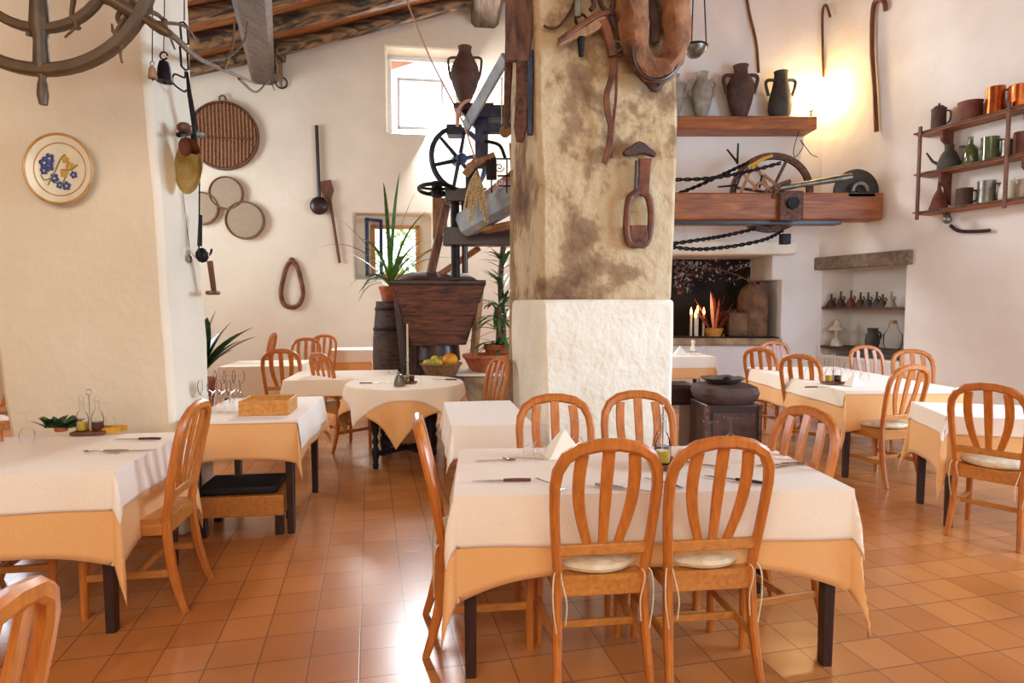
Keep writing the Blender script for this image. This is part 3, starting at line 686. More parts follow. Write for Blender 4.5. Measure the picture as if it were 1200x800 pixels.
def roundcloth(S, zt, off, rot, seed, arch=0):
    b = MB(); n = 60; vs = []
    for i in range(n+1):
        for j in range(n+1):
            u0 = -S+2*S*i/n; v0 = -S+2*S*j/n; u = u0*math.cos(rot)-v0*math.sin(rot); v = u0*math.sin(rot)+v0*math.cos(rot); r = math.hypot(u, v); th = math.atan2(v, u)
            if r <= R0: vs.append((u*(1+off/R0), v*(1+off/R0), zt)); continue
            e = r-R0; rr = R0+off+(.03*math.sin(th*9+seed)+.03)*min(1, e/.25)+.05*e
            z = zt-e*.97
            vs.append((rr*math.cos(th), rr*math.sin(th), z))
    fs = [(i*(n+1)+j, (i+1)*(n+1)+j, (i+1)*(n+1)+j+1, i*(n+1)+j+1) for i in range(n) for j in range(n)]
    b.add(vs, fs); return b
o = roundcloth(.72, .731, .004, D(47), 2).build('tablecloth', M['orange'], solid=.0015); o.location = (rc.x, rc.y, 0); tag(o, 'orange undercloth draped over the round table', 'tablecloth')
o = roundcloth(.61, .7345, .012, D(8), 2).build('tablecloth', M['cream'], solid=.0015); o.location = (rc.x, rc.y, 0); tag(o, 'cream top cloth draped over the round table', 'tablecloth')

# ------------------------------------------------------------------ tableware
ZT = .7365
def fr(o, label, cat, p, rz=0, group=None): o.location = p; o.rotation_euler = (0, 0, rz); return tag(o, label, cat, group)
def knife(p, rz, label, hm='clay_red'):
    t = thing('table_knife', label, 'knife', p, rz, 'table knives'); b = MB(); b.sweep([(-.11, 0, .006), (-.06, .0, .007), (0, 0, .006)], [.016, .02, .015], .010); b.build('handle', M[hm], t)
    b = MB(); b.sweep([(0, 0, .005), (.05, .002, .005), (.1, .003, .005), (.125, .004, .005)], [.014, .018, .014, .003], .0025); b.build('blade', M['steel'], t); return t
def fork(p, rz, label):
    b = MB(); b.sweep([(-.1, 0, .003), (-.04, 0, .005), (.03, 0, .008), (.045, 0, .006)], [.013, .008, .007, .02], .0025)
    for k in (-1.5, -.5, .5, 1.5): b.tube([(.045, k*.006, .006), (.07, k*.006, .002), (.09, k*.006, .006)], .0014, 5)
    o = b.build('table_fork', M['steel']); return fr(o, label, 'fork', p, rz, 'table forks')
def spoon(p, rz, label):
    b = MB(); b.sweep([(-.1, 0, .003), (0, 0, .005), (.04, 0, .006)], [.013, .007, .01], .0025); b.ball((.06, 0, .006), .02, 12, (1.3, .85, .25)); o = b.build('table_spoon', M['steel']); return fr(o, label, 'spoon', p, rz, 'table spoons')
GP = [(.034, 0), (.034, .003), (.006, .006), (.004, .012), (.004, .075), (.008, .082), (.026, .095), (.034, .115), (.034, .14), (.029, .165)]
def glass_mesh(flip, s=1):
    b = MB(); P = [(r*s, (.165-z)*s if flip else z*s) for r, z in GP]; b.lathe(P, 20, cap=False); return b
gl = {}
def glass(p, flip, label, s=1, group='wine glasses'):
    k = (flip, s)
    if k not in gl: o = glass_mesh(flip, s).build('wine_glass', M['glass']); gl[k] = o
    else: o = gl[k].copy(); COL.objects.link(o)
    return fr(o, label, 'glass', p, 0, group)
def cruet(p, rz, label, s=1):
    t = thing('cruet_set', label, 'cruet set', p, rz); b = MB()
    b.box((0, 0, .012*s), (.15*s, .085*s, .016*s)); b.build('tray', M['brown_wood'], t, bevel=.003)
    for i, (x, m, h) in enumerate(((-.035, 'oil', .17), (.035, 'wine', .17))):
        b = MB(); b.lathe([(.024*s, .02*s), (.027*s, .03*s), (.027*s, .085*s), (.02*s, .11*s), (.009*s, .125*s), (.009*s, h*s)], 16, Matrix.Translation((x*s, 0, 0))); g = b.build('bottle', M['glass'], t)
        b = MB(); b.lathe([(.022*s, .024*s), (.024*s, .03*s), (.024*s, .065*s), (.001, .065*s)], 14, Matrix.Translation((x*s, 0, 0))); b.build('contents', M[m], g)
        b = MB(); b.lathe([(.007*s, .165*s), (.011*s, .172*s), (.008*s, .19*s), (.002, .2*s)], 12, Matrix.Translation((x*s, 0, 0))); b.build('stopper', M['glass'], g)
    b = MB(); b.tube([(0, 0, .015*s), (0, 0, .2*s)], .003*s, 6); b.tube(arc((0, 0, .212*s), .014*s, 0, 340, 10), .0025*s, 5); b.build('carrier', M['steel'], t)
    return t
def napkin(p, rz, label, s=1):
    b = MB(); n = 5
    b.add([(-.07*s, -.05*s, 0), (.07*s, -.05*s, 0), (.07*s, .05*s, 0), (-.07*s, .05*s, 0), (0, -.01*s, .10*s), (0, .012*s, .10*s)], [(0, 1, 4), (1, 2, 5, 4), (2, 3, 5), (3, 0, 4, 5), (0, 3, 2, 1)])
    o = b.build('folded_napkin', M['napkin'], bevel=.003); return fr(o, label, 'napkin', p, rz, 'folded napkins')
Z = ZT+.001
knife(onz(590, 564, Z), D(182), 'table knife with red-brown handle near the left edge of the centre table')
fork(onz(645, 568, Z), D(-58), 'steel fork in front of the left near chair of the centre table')
spoon(onz(583, 540, Z), D(5), 'steel spoon at the left end of the centre table behind the knife')
fork(onz(612, 538, Z), D(178), 'steel fork at the left end of the centre table behind the knife')
knife(onz(730, 573, Z), D(-25), 'table knife seen through the slats of the left near chair', 'steel')
fork(onz(780, 567, Z), D(-50), 'steel fork between the two near chairs of the centre table')
knife(onz(862, 563, Z), D(150), 'table knife seen through the slats of the right near chair', 'dark_wood')
fork(onz(930, 546, Z), D(20), 'steel fork at the right end of the centre table')
knife(onz(915, 545, Z), D(190), 'table knife at the right end of the centre table', 'steel')
knife(onz(820, 545, Z), D(-30), 'table knife beside the cruet set on the centre table', 'steel')
glass(onz(856, 528, Z), True, 'upturned wine glass right of the cruet set on the centre table')
glass(onz(832, 534, Z), True, 'upturned wine glass nearest the cruet set on the centre table')
glass(onz(622, 541, Z), True, 'upturned wine glass left of the folded napkin on the centre table')
glass(onz(632, 534, Z), True, 'upturned wine glass behind the left one on the centre table', .9)
glass(onz(676, 531, Z), True, 'upturned wine glass right of the folded napkin on the centre table')
napkin(onz(660, 534, Z), D(15), 'cream napkin folded to a point on the centre table', 1.3)
cruet(onz(776, 546, Z), D(80), 'oil and vinegar set in the middle of the centre table', 1.25)
# left table
cruet(onz(106, 509, Z), D(8), 'oil and vinegar set at the far edge of the left foreground table', 1.1)
t = thing('napkin_holder', 'ochre wooden tray beside the cruets on the left foreground table', 'tray', onz(128, 507, Z), D(5)); b = MB(); b.box((0, 0, .012), (.16, .08, .006)); b.box((0, -.04, .02), (.16, .006, .03)); b.box((0, .04, .02), (.16, .006, .03)); b.build('tray', M['yellow_glaze'], t, bevel=.002)
for i, (x, y, wd) in enumerate(((98, 505, 'left of'), (118, 503, 'behind'), (128, 503, 'right of'))): glass(onz(x, y, Z), True, 'small upturned glass %s the cruets on the left foreground table' % wd, .95)
glass(onz(32, 519, Z), True, 'single upturned glass at the left end of the left foreground table')
t = thing('leaf_sprig', 'dark green leafy sprig in a low pot on the left foreground table', 'plant', onz(72, 505, Z)); b = MB()
for i in range(70): a = random.random()*6.28; b.leaf((random.uniform(-.09, .08), random.uniform(-.02, .02), .02), (math.cos(a), math.sin(a), random.uniform(.5, 1.6)), .085, .034, .3, 4)
b.build('foliage', M['leaf_dark'], t); b = MB(); b.lathe([(.03, 0), (.036, .025), (.03, .025), (.001, .02)], 16); b.build('pot', M['terracotta'], t)
knife(onz(163, 515, Z), D(182), 'dark-handled table knife at the right end of the left foreground table', 'dark_wood')
fork(onz(118, 530, Z), D(170), 'steel fork on the right half of the left foreground table')
knife(onz(150, 529, Z), D(5), 'plain steel knife on the right half of the left foreground table', 'steel')
# serving table
t = thing('cutlery_box', 'open wooden cutlery box with two compartments on the serving table', 'box', onz(312, 484, Z)+Vector((0, .05, 0)), D(8)); b = MB()
W_, D_, H_ = .3, .26, .095
b.box((0, 0, .004), (W_, D_, .008))
for q in (((0, -D_/2, H_/2), (W_, .01, H_)), ((0, D_/2, H_/2), (W_, .01, H_)), ((-W_/2, 0, H_/2), (.01, D_, H_)), ((W_/2, 0, H_/2), (.01, D_, H_)), ((0, .02, H_/2-.005), (W_-.01, .008, H_-.01))): b.box(*q)
b.build('box', M['knot'], t, bevel=.002)
b = MB(); b.box((0, 0, .012), (W_-.02, D_-.02, .006)); b.build('dark_infill', M['brown_wood'], t)  # dark brown sheet on the box floor, added to darken the inside
for k in range(3): spoon(t.location+Vector((random.uniform(-.05, .05), .07, .012+.004*k)), D(10+k*9), 'steel spoon lying inside the cutlery box')
gi = 0
for r in range(3):
    for k in range(6):
        p = onz(219+k*11+r*3, 483-r*8, Z); gi += 1
        glass(p, r == 1, 'wine glass among the crowd standing on the serving table beside the left pillar', 1.3, 'wine glasses crowded on the serving table')
# round table ware
p = onz(468, 452, Z); t = thing('coffee_pot', 'small steel pot on the round table', 'pot', p); b = MB(); b.lathe([(.045, 0), (.05, .01), (.042, .06), (.036, .09), (.03, .1), (.001, .11)], 20); b.tube(spline([(.04, 0, .08), (.075, 0, .07), (.045, 0, .025)], 5), .005, 6); b.build('body', M['pewter'], t); b = MB(); b.ball((0, 0, .115), .01); b.build('lid_knob', M['pewter'], t)
cruet(onz(478, 449, Z), D(30), 'oil and vinegar set on the round table', 1.0)
t = thing('candlestick', 'tall pale candle in a low holder on the round table', 'candle', onz(478, 444, Z)); b = MB(); b.lathe([(.04, 0), (.04, .006), (.012, .015), (.016, .05), (.001, .05)], 16); b.build('holder', M['brass'], t); b = MB(); b.lathe([(.01, .05), (.009, .52), (.001, .525)], 12); b.build('candle', M['enamel'], t)
glass(onz(459, 449, Z), False, 'wine glass left of the steel pot on the round table', .95)
glass(onz(490, 452, Z), True, 'upturned wine glass right of the pot on the round table', .95)
knife(onz(436, 449, Z), D(5), 'dark-handled table knife at the left rim of the round table', 'dark_wood')
knife(onz(522, 445, Z), D(170), 'dark-handled table knife at the right rim of the round table', 'dark_wood')
# right table ware
for i, (x, y, f) in enumerate(((948, 441, 1), (961, 442, 0), (970, 446, 1), (983, 443, 1), (994, 447, 0), (1004, 445, 1), (1013, 448, 1))): glass(onz(x, y, Z), bool(f), 'wine glass in the row across the long right table', 1.1, 'wine glasses in the row across the long right table')
cruet(onz(976, 450, Z), D(10), 'oil and vinegar set on the long right table', 1.2)
napkin(onz(1000, 452, Z), D(20), 'cream napkin folded on the long right table')
knife(onz(958, 454, Z), D(5), 'dark-handled knife on the long right table', 'dark_wood')
napkin(onz(797, 415, Z), D(0), 'cream napkin standing on the small table at the fireplace', 1.2)
t = thing('salt_shaker', 'white and blue ceramic shaker on the small table at the fireplace', 'shaker', onz(812, 415, Z)); b = MB(); b.lathe([(.03, 0), (.045, .04), (.03, .1), (.02, .14), (.03, .18), (.02, .2), (.001, .205)], 16); b.build('body', M['ceramic'], t); b = MB(); b.lathe([(.046, .035), (.047, .04), (.046, .045)], 16); b.build('band', M['blue_glaze'], t)
glass(onz(826, 416, Z), True, 'upturned wine glass on the small table at the fireplace')
# ------------------------------------------------------------------ things on the left pillar and hanging left
def wrot(w): return math.atan2(w.u.y, w.u.x)
# ship's wheel
c = at(43, -52, 3.05); sc_ = 3.05/F; R1 = 126*sc_; R2 = 80*sc_
t = thing('ship_wheel', "wooden ship's wheel lamp hanging in the top left corner", 'wheel', c, D(4))
X = Vector((1, 0, 0)); Zv = Vector((0, 0, 1)); Yv = Vector((0, 1, 0))
b = MB(); b.sweep(arc((0, 0, 0), R1, 0, 354, 59), .06, .055, Yv, closed=True); b.build('rim', M['wheel'], t)
b = MB(); b.sweep(arc((0, 0, 0), R2, 0, 352, 44), .045, .04, Yv, closed=True); b.build('rim', M['wheel'], t)
b = MB(); b.lathe([(.10, -.05), (.11, -.03), (.11, .03), (.08, .06), (.001, .06)], 24, Matrix.Rotation(D(90), 4, 'X')); b.build('hub', M['wheel'], t)
for i in range(6):
    a = D(-90+60*i); v = Vector((math.cos(a), 0, math.sin(a))); P = [v*.08, v*(R2*.6), v*(R2-.02), v*(R2+.06), v*(R1-.03), v*(R1+.045), v*(R1+.07), v*(R1+.12), v*(R1+.165)]
    b = MB(); b.tube(P, [.03, .036, .045, .03, .036, .016, .022, .026, .018], 12); b.build('spoke', M['wheel'], t)
for i in range(10):
    a = D(36*i+10); v = Vector((math.cos(a), 0, math.sin(a))); b = MB(); b.tube([v*R2, v*(R2+.04)], [.008, .014], 8); b.build('peg', M['wheel'], t)
b = MB(); b.tube([(0, 0, .1), (0, 0, 2.2)], .012, 8); b.build('hanger', M['iron'], t)
t = thing('vine_branch', 'dry twisting vine branch stretched from the ship wheel to the roof beam', 'branch', at(150, 5, 3.1))
o0 = t.location.copy(); P = [at(120, -30, 3.05), at(160, 12, 3.1), at(200, 40, 3.4), at(232, 68, 4), at(270, 85, 5), at(300, 98, 7)]
b = MB(); b.tube([p-o0 for p in spline(P, 7)], [.022-.0003*i for i in range(len(spline(P, 7)))], 7); b.build('stem', M['twig'], t)
for k, (pts) in enumerate([[(150, 5, 3.1), (138, 20, 3.1), (146, 40, 3.1), (141, 60, 3.05), (143, 74, 3.05)], [(155, 5, 3.1), (135, 38, 3.05), (131, 28, 3.05)], [(88, -10, 3.1), (84, 18, 3.05), (89, 30, 3.05), (76, 44, 3.05)],
     [(238, 72, 4.2), (268, 66, 4.5), (286, 48, 4.6), (290, 25, 4.6)], [(262, 80, 4.6), (272, 55, 4.7), (275, 20, 4.7)], [(170, 12, 3.1), (190, 22, 3.2), (205, 58, 3.3)], [(125, -5, 3.1), (150, -2, 3.15), (196, 24, 3.2)], [(150, 0, 3.1), (170, 24, 3.15), (215, 30, 3.3), (232, 52, 3.6)], [(280, 92, 5.5), (300, 108, 6.4), (315, 95, 7), (322, 106, 7)]]):
    b = MB(); q = [at(*p)-o0 for p in pts]; q = spline(q, 5); b.tube(q, [.014-.010*i/len(q) for i in range(len(q))], 6); b.build('twig', M['twig'], t)
# glazed plate
p = lf(72, 199, .035); t = thing('ceramic_plate', 'round glazed plate with an ochre rim and blue and yellow flowers on the left pillar', 'plate', p)
RX = Matrix.Rotation(D(90), 4, 'X'); r = 40*3.75/F
b = MB(); b.lathe([(r*.62, -.02), (r*.64, -.01), (r*.7, 0), (r*.97, .022), (r, .022), (r*.99, .03), (r*.72, .012), (r*.62, .004), (.001, .002)], 48, RX); b.build('dish', M['ceramic'], t)
b = MB(); b.tube(arc((0, -.026, 0), r*.975, 0, 354, 59, ), .008, 8, closed=True); b.build('rim', M['rim_gold'], t)
b = MB(); b.tube(arc((0, -.014, 0), r*.74, 0, 354, 59), .0035, 6, closed=True); b.build('painted_ring', M['rim_gold'], t)
random.seed(5)
def petal(x, z, s, m, n=5):
    b = MB()
    for k in range(n):
        a = 6.283*k/n+x*9; b.ball((x+s*math.cos(a), -.006, z+s*math.sin(a)), s*.7, 8, (1, .25, 1))
    b.build('painted_flower', M[m], t)
for x, z, s in ((-.095, .04, .022), (-.065, .065, .02), (-.07, .02, .02), (-.1, -.005, .016), (-.04, -.05, .018), (.03, -.095, .017), (.075, -.03, .014), (-.01, -.09, .014)): petal(x, z, s, 'blue_glaze')
for x, z, s in ((.03, .06, .014), (.055, .02, .016), (.02, -.02, .016)): petal(x, z, s, 'yellow_glaze')
for q in ([(-.08, -.09), (-.04, -.02), (0, .06), (.03, .09)], [(0, -.1), (.03, -.03), (.05, .05)], [(.0, 0), (.06, .0), (.1, .03)], [(-.06, -.05), (-.1, -.06), (-.12, -.03)]):
    b = MB(); b.tube(spline([(x, -.006, z) for x, z in q], 4), .0035, 6); b.build('painted_stem', M['green_glaze'], t)
# bells, chains and pans on the pillar's right face
def onface(name, label, cat, px, py, off=.05, grp=None): return thing(name, label, cat, lsd(px, py, off), 0, grp)
def bell(px, py, s, label, m, top):
    t = onface('hanging_bell', label, 'bell', px, py, .07); b = MB(); b.lathe([(.055*s, 0), (.05*s, .02*s), (.042*s, .08*s), (.03*s, .115*s), (.001, .12*s)], 14, None, .8, 1); b.build('bell_body', M[m], t)
    b = MB(); b.tube(arc((0, 0, .15*s), .022*s, 0, 330, 12), .005*s, 6); b.build('ring', M[m], t)
    q = lsd(px, top, .07)-t.location; b = MB(); b.tube([(0, 0, .17*s), q], .003, 5); b.build('cord', M['iron'], t); b = MB(); b.tube([(0, 0, -.012), (0, 0, .09*s)], .007*s, 6); b.build('clapper', M['iron'], t)
bell(193, 96, 1.0, 'small dark bell hanging on a cord high on the left pillar', 'iron', -20)
bell(179, 92, .55, 'pale bell hanging beside the dark one on the left pillar', 'pale_wood', -20)
t = onface('chain_hook', 'long iron chain with links and an open hook on the left pillar corner', 'chain', 216, 60, .08); o0 = t.location.copy()
b = MB(); q = [lsd(216, -10, .08)-o0, lsd(216, 24, .08)-o0]; b.tube(q, .004, 6); b.build('wire', M['iron'], t)
for y0_, y1_ in ((26, 52), (54, 82)):
    a = lsd(215, y0_, .08)-o0; e = lsd(217, y1_, .08)-o0; b = MB(); w = .028; ax = Vector((.3, .95, 0))
    b.tube([a, a+ax*w+(e-a)*.1, e+ax*w-(e-a)*.1, e, e-ax*w-(e-a)*.1, a-ax*w+(e-a)*.1], .007, 6, closed=True); b.build('link', M['iron'], t)
e = lsd(217, 84, .08)-o0; b = MB(); b.tube(spline([e, e+Vector((0, -.01, -.04)), e+Vector((-.03, -.07, -.04)), e+Vector((-.03, -.09, -.1)), e+Vector((0, -.03, -.13)), e+Vector((0, .01, -.11))], 4), .006, 6); b.build('hook', M['iron'], t)
b = MB(); b.tube([lsd(219, 84, .08)-o0, lsd(222, 110, .1)-o0, lsd(229, 152, .1)-o0], [.008, .014, .02], 8); b.build('shaft', M['iron'], t)
t = onface('iron_steelyard', 'black iron steelyard bracket above the brass pan on the pillar corner', 'scale', 226, 158, .1); o0 = t.location.copy()
b = MB(); b.tube([lsd(209, 158, .1)-o0, lsd(222, 156, .1)-o0, lsd(238, 158, .1)-o0], .016, 8); b.build('beam', M['iron'], t)
b = MB(); b.tube([lsd(226, 148, .1)-o0, lsd(230, 190, .12)-o0], .02, 8); b.build('shaft', M['iron'], t)
b = MB(); b.ball(lsd(216, 150, .1)-o0, .045, 10, (1, 1, .8)); b.build('weight', M['rust'], t)
b = MB(); b.tube([lsd(234, 190, .12)-o0, lsd(233, 300, .12)-o0], .005, 6); b.build('rod', M['iron'], t)
b = MB(); b.ball(lsd(217, 172, .1)-o0, .04, 10, (1, 1, 1.5)); b.build('weight', M['clay_red'], t)
p = lsd(221, 195, .12); t = thing('brass_pan', 'shiny brass pan hanging edge-on on the left pillar corner', 'pan', p, D(-35), None)
b = MB(); b.lathe([(.001, -.05), (.09, -.045), (.13, -.02), (.165, 0), (.17, .004), (.16, 0), (.12, -.012), (.08, -.035), (.001, -.04)], 30, RX); b.build('bowl', M['brass'], t)
b = MB(); b.tube(arc((0, 0, .19), .02, 0, 330, 12), .004, 6); b.build('ring', M['brass'], t)
t = onface('iron_hook', 'black iron hook hanging low on the left pillar corner', 'hook', 236, 290, .1); o0 = t.location.copy()
b = MB(); b.tube([lsd(235, 252, .1)-o0, lsd(234, 288, .1)-o0], [.012, .016], 8); b.ball(lsd(237, 299, .1)-o0, .05, 10, (.8, 1, 1)); b.tube(spline([lsd(238, 300, .1)-o0, lsd(246, 298, .1)-o0, lsd(248, 292, .1)-o0], 4), .008, 6); b.build('hook', M['iron'], t)
t = onface('wooden_mallet', 'wooden handle tool hanging behind the left pillar corner', 'tool', 248, 322, .12); o0 = t.location.copy()
b = MB(); b.tube([lsd(246, 306, .14)-o0, lsd(251, 343, .14)-o0], [.02, .018], 8); b.build('handle', M['brown_wood'], t); b = MB(); b.tube([lsd(243, 343, .14)-o0, lsd(256, 343, .14)-o0], .014, 8); b.build('crossbar', M['brown_wood'], t)
t = onface('iron_trivet', 'small dark ladle shadow-thin hook hanging on the left pillar face', 'hook', 224, 300, .03); o0 = t.location.copy()
b = MB(); b.tube([lsd(214, 225, .02)-o0, lsd(222, 290, .02)-o0], .003, 6); b.ball(lsd(223, 303, .03)-o0, .03, 10, (.4, 1, 1)); b.build('ladle', M['pewter'], t); t['label'] = 'thin long-handled grey ladle hanging on the face of the left pillar'; t.name = 'hanging_ladle'
# leafy plant between the left pillar and the back wall
t = thing('potted_aspidistra', 'broad-leaved green plant peeking out beside the left pillar', 'plant', (at(232, 430, 7.4).x, 7.4, 0)); o0 = t.location.copy(); b = MB()
for tx, ty in ((248, 372), (262, 383), (284, 385), (288, 394), (272, 400), (255, 392), (240, 380), (275, 390), (266, 410), (225, 385), (215, 400)):
    e = at(tx, ty, 7.3+random.random()*.3)-o0; s0 = Vector((0, 0, .55)); d = (e-s0); b.leaf(s0+d*.1, d.normalized()+Vector((0, 0, .3)), d.length*1.05, .24, .45, 9, .2)
b.build('foliage', M['leaf_dark'], t); b = MB(); b.lathe([(.14, 0), (.2, .5), (.22, .5), (.22, .55), (.19, .55), (.18, .48), (.001, .48)], 24); b.build('pot', M['terracotta'], t)

# ------------------------------------------------------------------ on the far wall
br = wrot(back)
def wall_disc(name, label, px, py, rp, m1, m2, ribs=0, kind='sieve'):
    p = back.hit(px, py, .06); r = rp*p.y/F; t = thing(name, label, kind, p, br)
    b = MB(); b.lathe([(r*.9, -.03), (r, -.04), (r, .03), (r*.95, .035), (r*.93, 0), (.001, 0.0)], 40, RX); b.build('frame', M[m2], t)
    b = MB(); b.lathe([(r*.92, 0), (r*.9, .012), (.001, .018)], 40, RX); b.build('mesh', M[m1], t)
    if ribs:
        for k in range(ribs):
            x = -r*.88+2*r*.88*k/(ribs-1); z = math.sqrt(max(0, (r*.92)**2-x*x)); q = MB(); q.tube([(x, -.022, -z), (x+.01, -.03, 0), (x, -.022, z)], .012, 6); q.build('reed', M['reed'], t)
    return t, r
t, r = wall_disc('wicker_tray', 'large round reed tray hanging at the upper left of the far wall', 262, 159, 39, 'wicker', 'brown_wood', 18, 'tray')
b = MB(); b.tube(arc((0, 0, r+.04), .05, -30, 210, 10), .014, 6); b.build('loop', M['brown_wood'], t)
b = MB(); b.tube([(-r*.85, -.05, -.1*r), (r*.85, -.05, -.1*r)], .012, 6); b.build('crossbar', M['brown_wood'], t)
wall_disc('round_sieve', 'smallest round sieve, directly below the large reed tray', 265, 226, 19, 'mesh_grey', 'wicker')
wall_disc('round_sieve', 'round grey sieve, lowest and rightmost of the three under the reed tray', 287, 258, 22, 'mesh_grey', 'wicker')
wall_disc('round_sieve', 'round sieve half hidden by the left pillar edge', 236, 244, 19, 'mesh_grey', 'wicker')
def wallthing(name, label, cat, w, px, py, d=.03): return thing(name, label, cat, w.hit(px, py, d), wrot(w))
def wl(w, t, px, py, d=.03): v = w.hit(px, py, d)-t.location; return Vector((v.dot(w.u), -v.dot(w.n), v.z))
t = wallthing('long_ladle', 'long thin dark ladle with a round bowl on the far wall', 'ladle', back, 374, 241)
b = MB(); b.tube([wl(back, t, 371, 147, .05), wl(back, t, 374, 232, .05)], [.03, .03], 8); b.build('handle', M['dark_wood'], t)
b = MB(); b.ball(wl(back, t, 374, 241, .10), .155, 18, (1, .5, 1)); b.build('bowl', M['dark_wood'], t)
t = wallthing('wooden_paddle', 'wooden paddle with a square blade, hung upside down on the far wall', 'paddle', back, 383, 222)
b = MB(); b.sweep([wl(back, t, 381, 212, .05), wl(back, t, 384, 224, .05), wl(back, t, 386, 234, .05)], [.19, .21, .06], [.04, .04, .04], Vector((0, 1, 0))); b.build('blade', M['brown_wood'], t)
b = MB(); b.tube([wl(back, t, 386, 230, .05), wl(back, t, 398, 308, .05)], .025, 8); b.build('handle', M['brown_wood'], t)
t = wallthing('rope_loop', 'brown drop-shaped rope loop hanging on the far wall', 'loop', back, 342, 332)
pts = [wl(back, t, *q, .04) for q in ((342, 305), (348, 312), (353, 330), (355, 345), (350, 357), (342, 360), (333, 357), (329, 345), (331, 330), (336, 312))]
P = pts+[pts[0]]; S = spline(P, 4)[:-1]; b = MB(); b.tube(S, .038, 8, closed=True); b.build('loop', M['leather'], t); b = MB(); b.ball(pts[0], .055, 8, (1, .6, 1)); b.build('knot', M['brown_wood'], t)
t = wallthing('iron_ring', 'small iron ring on the far wall under the beam end', 'ring', back, 330, 97); b = MB(); b.tube(arc((0, 0, 0), .09, 0, 350, 20), .012, 6, closed=True); b.build('ring', M['iron'], t); b = MB(); b.tube([(0, 0, -.09), (0, 0, .09)], .008, 6); b.build('pin', M['iron'], t)

# ------------------------------------------------------------------ press, hopper and machinery behind the pillar
YH = 7.6
p = at(515, 400, YH); t = thing('grape_hopper', 'old wooden grape hopper, wide at the top, in the far corner left of the pillar', 'hopper', (p.x, YH, 0), D(6)); o0 = t.location.copy()
def L0(px, py, Y): return at(px, py, Y)-o0
zt = L0(515, 333, YH-.45).z; zb = L0(515, 404, YH-.3).z
W1 = 53*(YH-.45)/F; W0 = 30*(YH-.3)/F; tk = .035
def slab(b, q): # q: 4 outer points, thickness inward approx via solid
    b.add(q, [(0, 1, 2, 3)])
T = [(-W1, -.45, zt), (W1, -.45, zt), (W1, .45, zt), (-W1, .45, zt)]; Bq = [(-W0, -.26, zb), (W0, -.26, zb), (W0, .26, zb), (-W0, .26, zb)]
nb = 4
for k in range(4):
    for j in range(nb):
        def mixv(u, k_): a = Vector(Bq[k_ % 4]); c = Vector(T[k_ % 4]); return a+(c-a)*u
        u0, u1 = j/nb, (j+1)/nb-.012
        q = [mixv(u0, k), mixv(u0, k+1), mixv(u1, k+1), mixv(u1, k)]; b = MB(); b.add(q, [(0, 1, 2, 3)]); b.build('plank', M['old_wood' if k == 1 else 'hopper_front'] if 'hopper_front' in M else M['old_wood'], t, solid=.035, flat=True)
b = MB(); b.sweep([Vector(v)+Vector((0, 0, .02)) for v in T], .07, .06, Zv, closed=True, ch=.1); b.build('rim', M['dark_wood'], t)
b = MB(); b.lathe([(.001, zb), (.24, zb), (.26, zb-.2), (.24, zb-.22), (.001, zb-.22)], 20); b.build('outlet', M['dark_wood'], t)
for sx in (-1, 1):
    for sy in (-1, 1): b = MB(); b.bar((sx*W1*.95, sy*.36, zt), (sx*(W0+.05), sy*.34, 0), .07, .07, Yv); b.build('leg', M['pale_wood'] if sx > 0 else M['dark_wood'], t)
# lumps above the hopper (dark sack)
t = thing('dark_sack', 'dark folded sack lying in the mouth of the grape hopper', 'sack', at(512, 327, YH)); b = MB()
b.ball((0, 0, 0), .2, 18, (2.5, 1.6, .45)); b.v = [tuple(Vector(v)+Vector(noise.noise_vector(Vector(v)*6))*.04) for v in b.v]; b.build('sack', M['clay_dark'], t)
# press frame
PY = 7.0
t = thing('screw_press', 'dark timber screw press frame with a vertical spindle above the hopper', 'press', at(540, 276, PY)); o0 = t.location.copy()
def bx(n, m, x0_, y0_, x1_, y1_, Y, dp): 
    a = at(x0_, y0_, Y)-o0; c = at(x1_, y1_, Y)-o0; q = MB(); q.box(((a.x+c.x)/2, a.y, (a.z+c.z)/2), (abs(c.x-a.x), dp, abs(a.z-c.z))); return q.build(n, M[m], t, bevel=.008)
bx('lower_beam', 'dark_wood', 520, 267, 612, 288, PY, .22); bx('upper_beam', 'dark_wood', 523, 223, 600, 238, PY, .3)
b = MB(); b.tube([at(533, 238, PY)-o0, at(534, 325, PY)-o0], .05, 12); b.build('spindle', M['iron'], t); b = MB(); b.tube([at(544, 222, PY)-o0, at(545, 320, PY)-o0], .035, 10); b.build('post', M['dark_wood'], t)
b = MB(); b.bar(at(523, 240, 7.4)-o0, at(505, 320, 7.4)-o0, .1, .1, Yv); b.build('brace', M['brown_wood'], t)
b = MB(); b.bar(at(562, 290, 7.4)-o0, at(515, 322, 7.4)-o0, .07, .07, Yv); b.build('brace', M['red_wood'], t)
bx('back_board', 'pale_wood', 507, 232, 524, 280, 7.5, .05)
b = MB(); b.bar(at(570, 240, 6.8)-o0, at(604, 214, 6.4)-o0, .16, .26, Zv); b.build('tray_board', M['red_wood'], t)
b = MB(); b.bar(at(548, 262, 6.7)-o0, at(606, 228, 6.2)-o0, .26, .3, Yv); b.build('sack_board', M['blue_wood'], t)
b = MB(); b.bar(at(566, 270, 6.6)-o0, at(606, 262, 6.4)-o0, .2, .05, Zv); b.build('plank', M['pale_wood'], t)
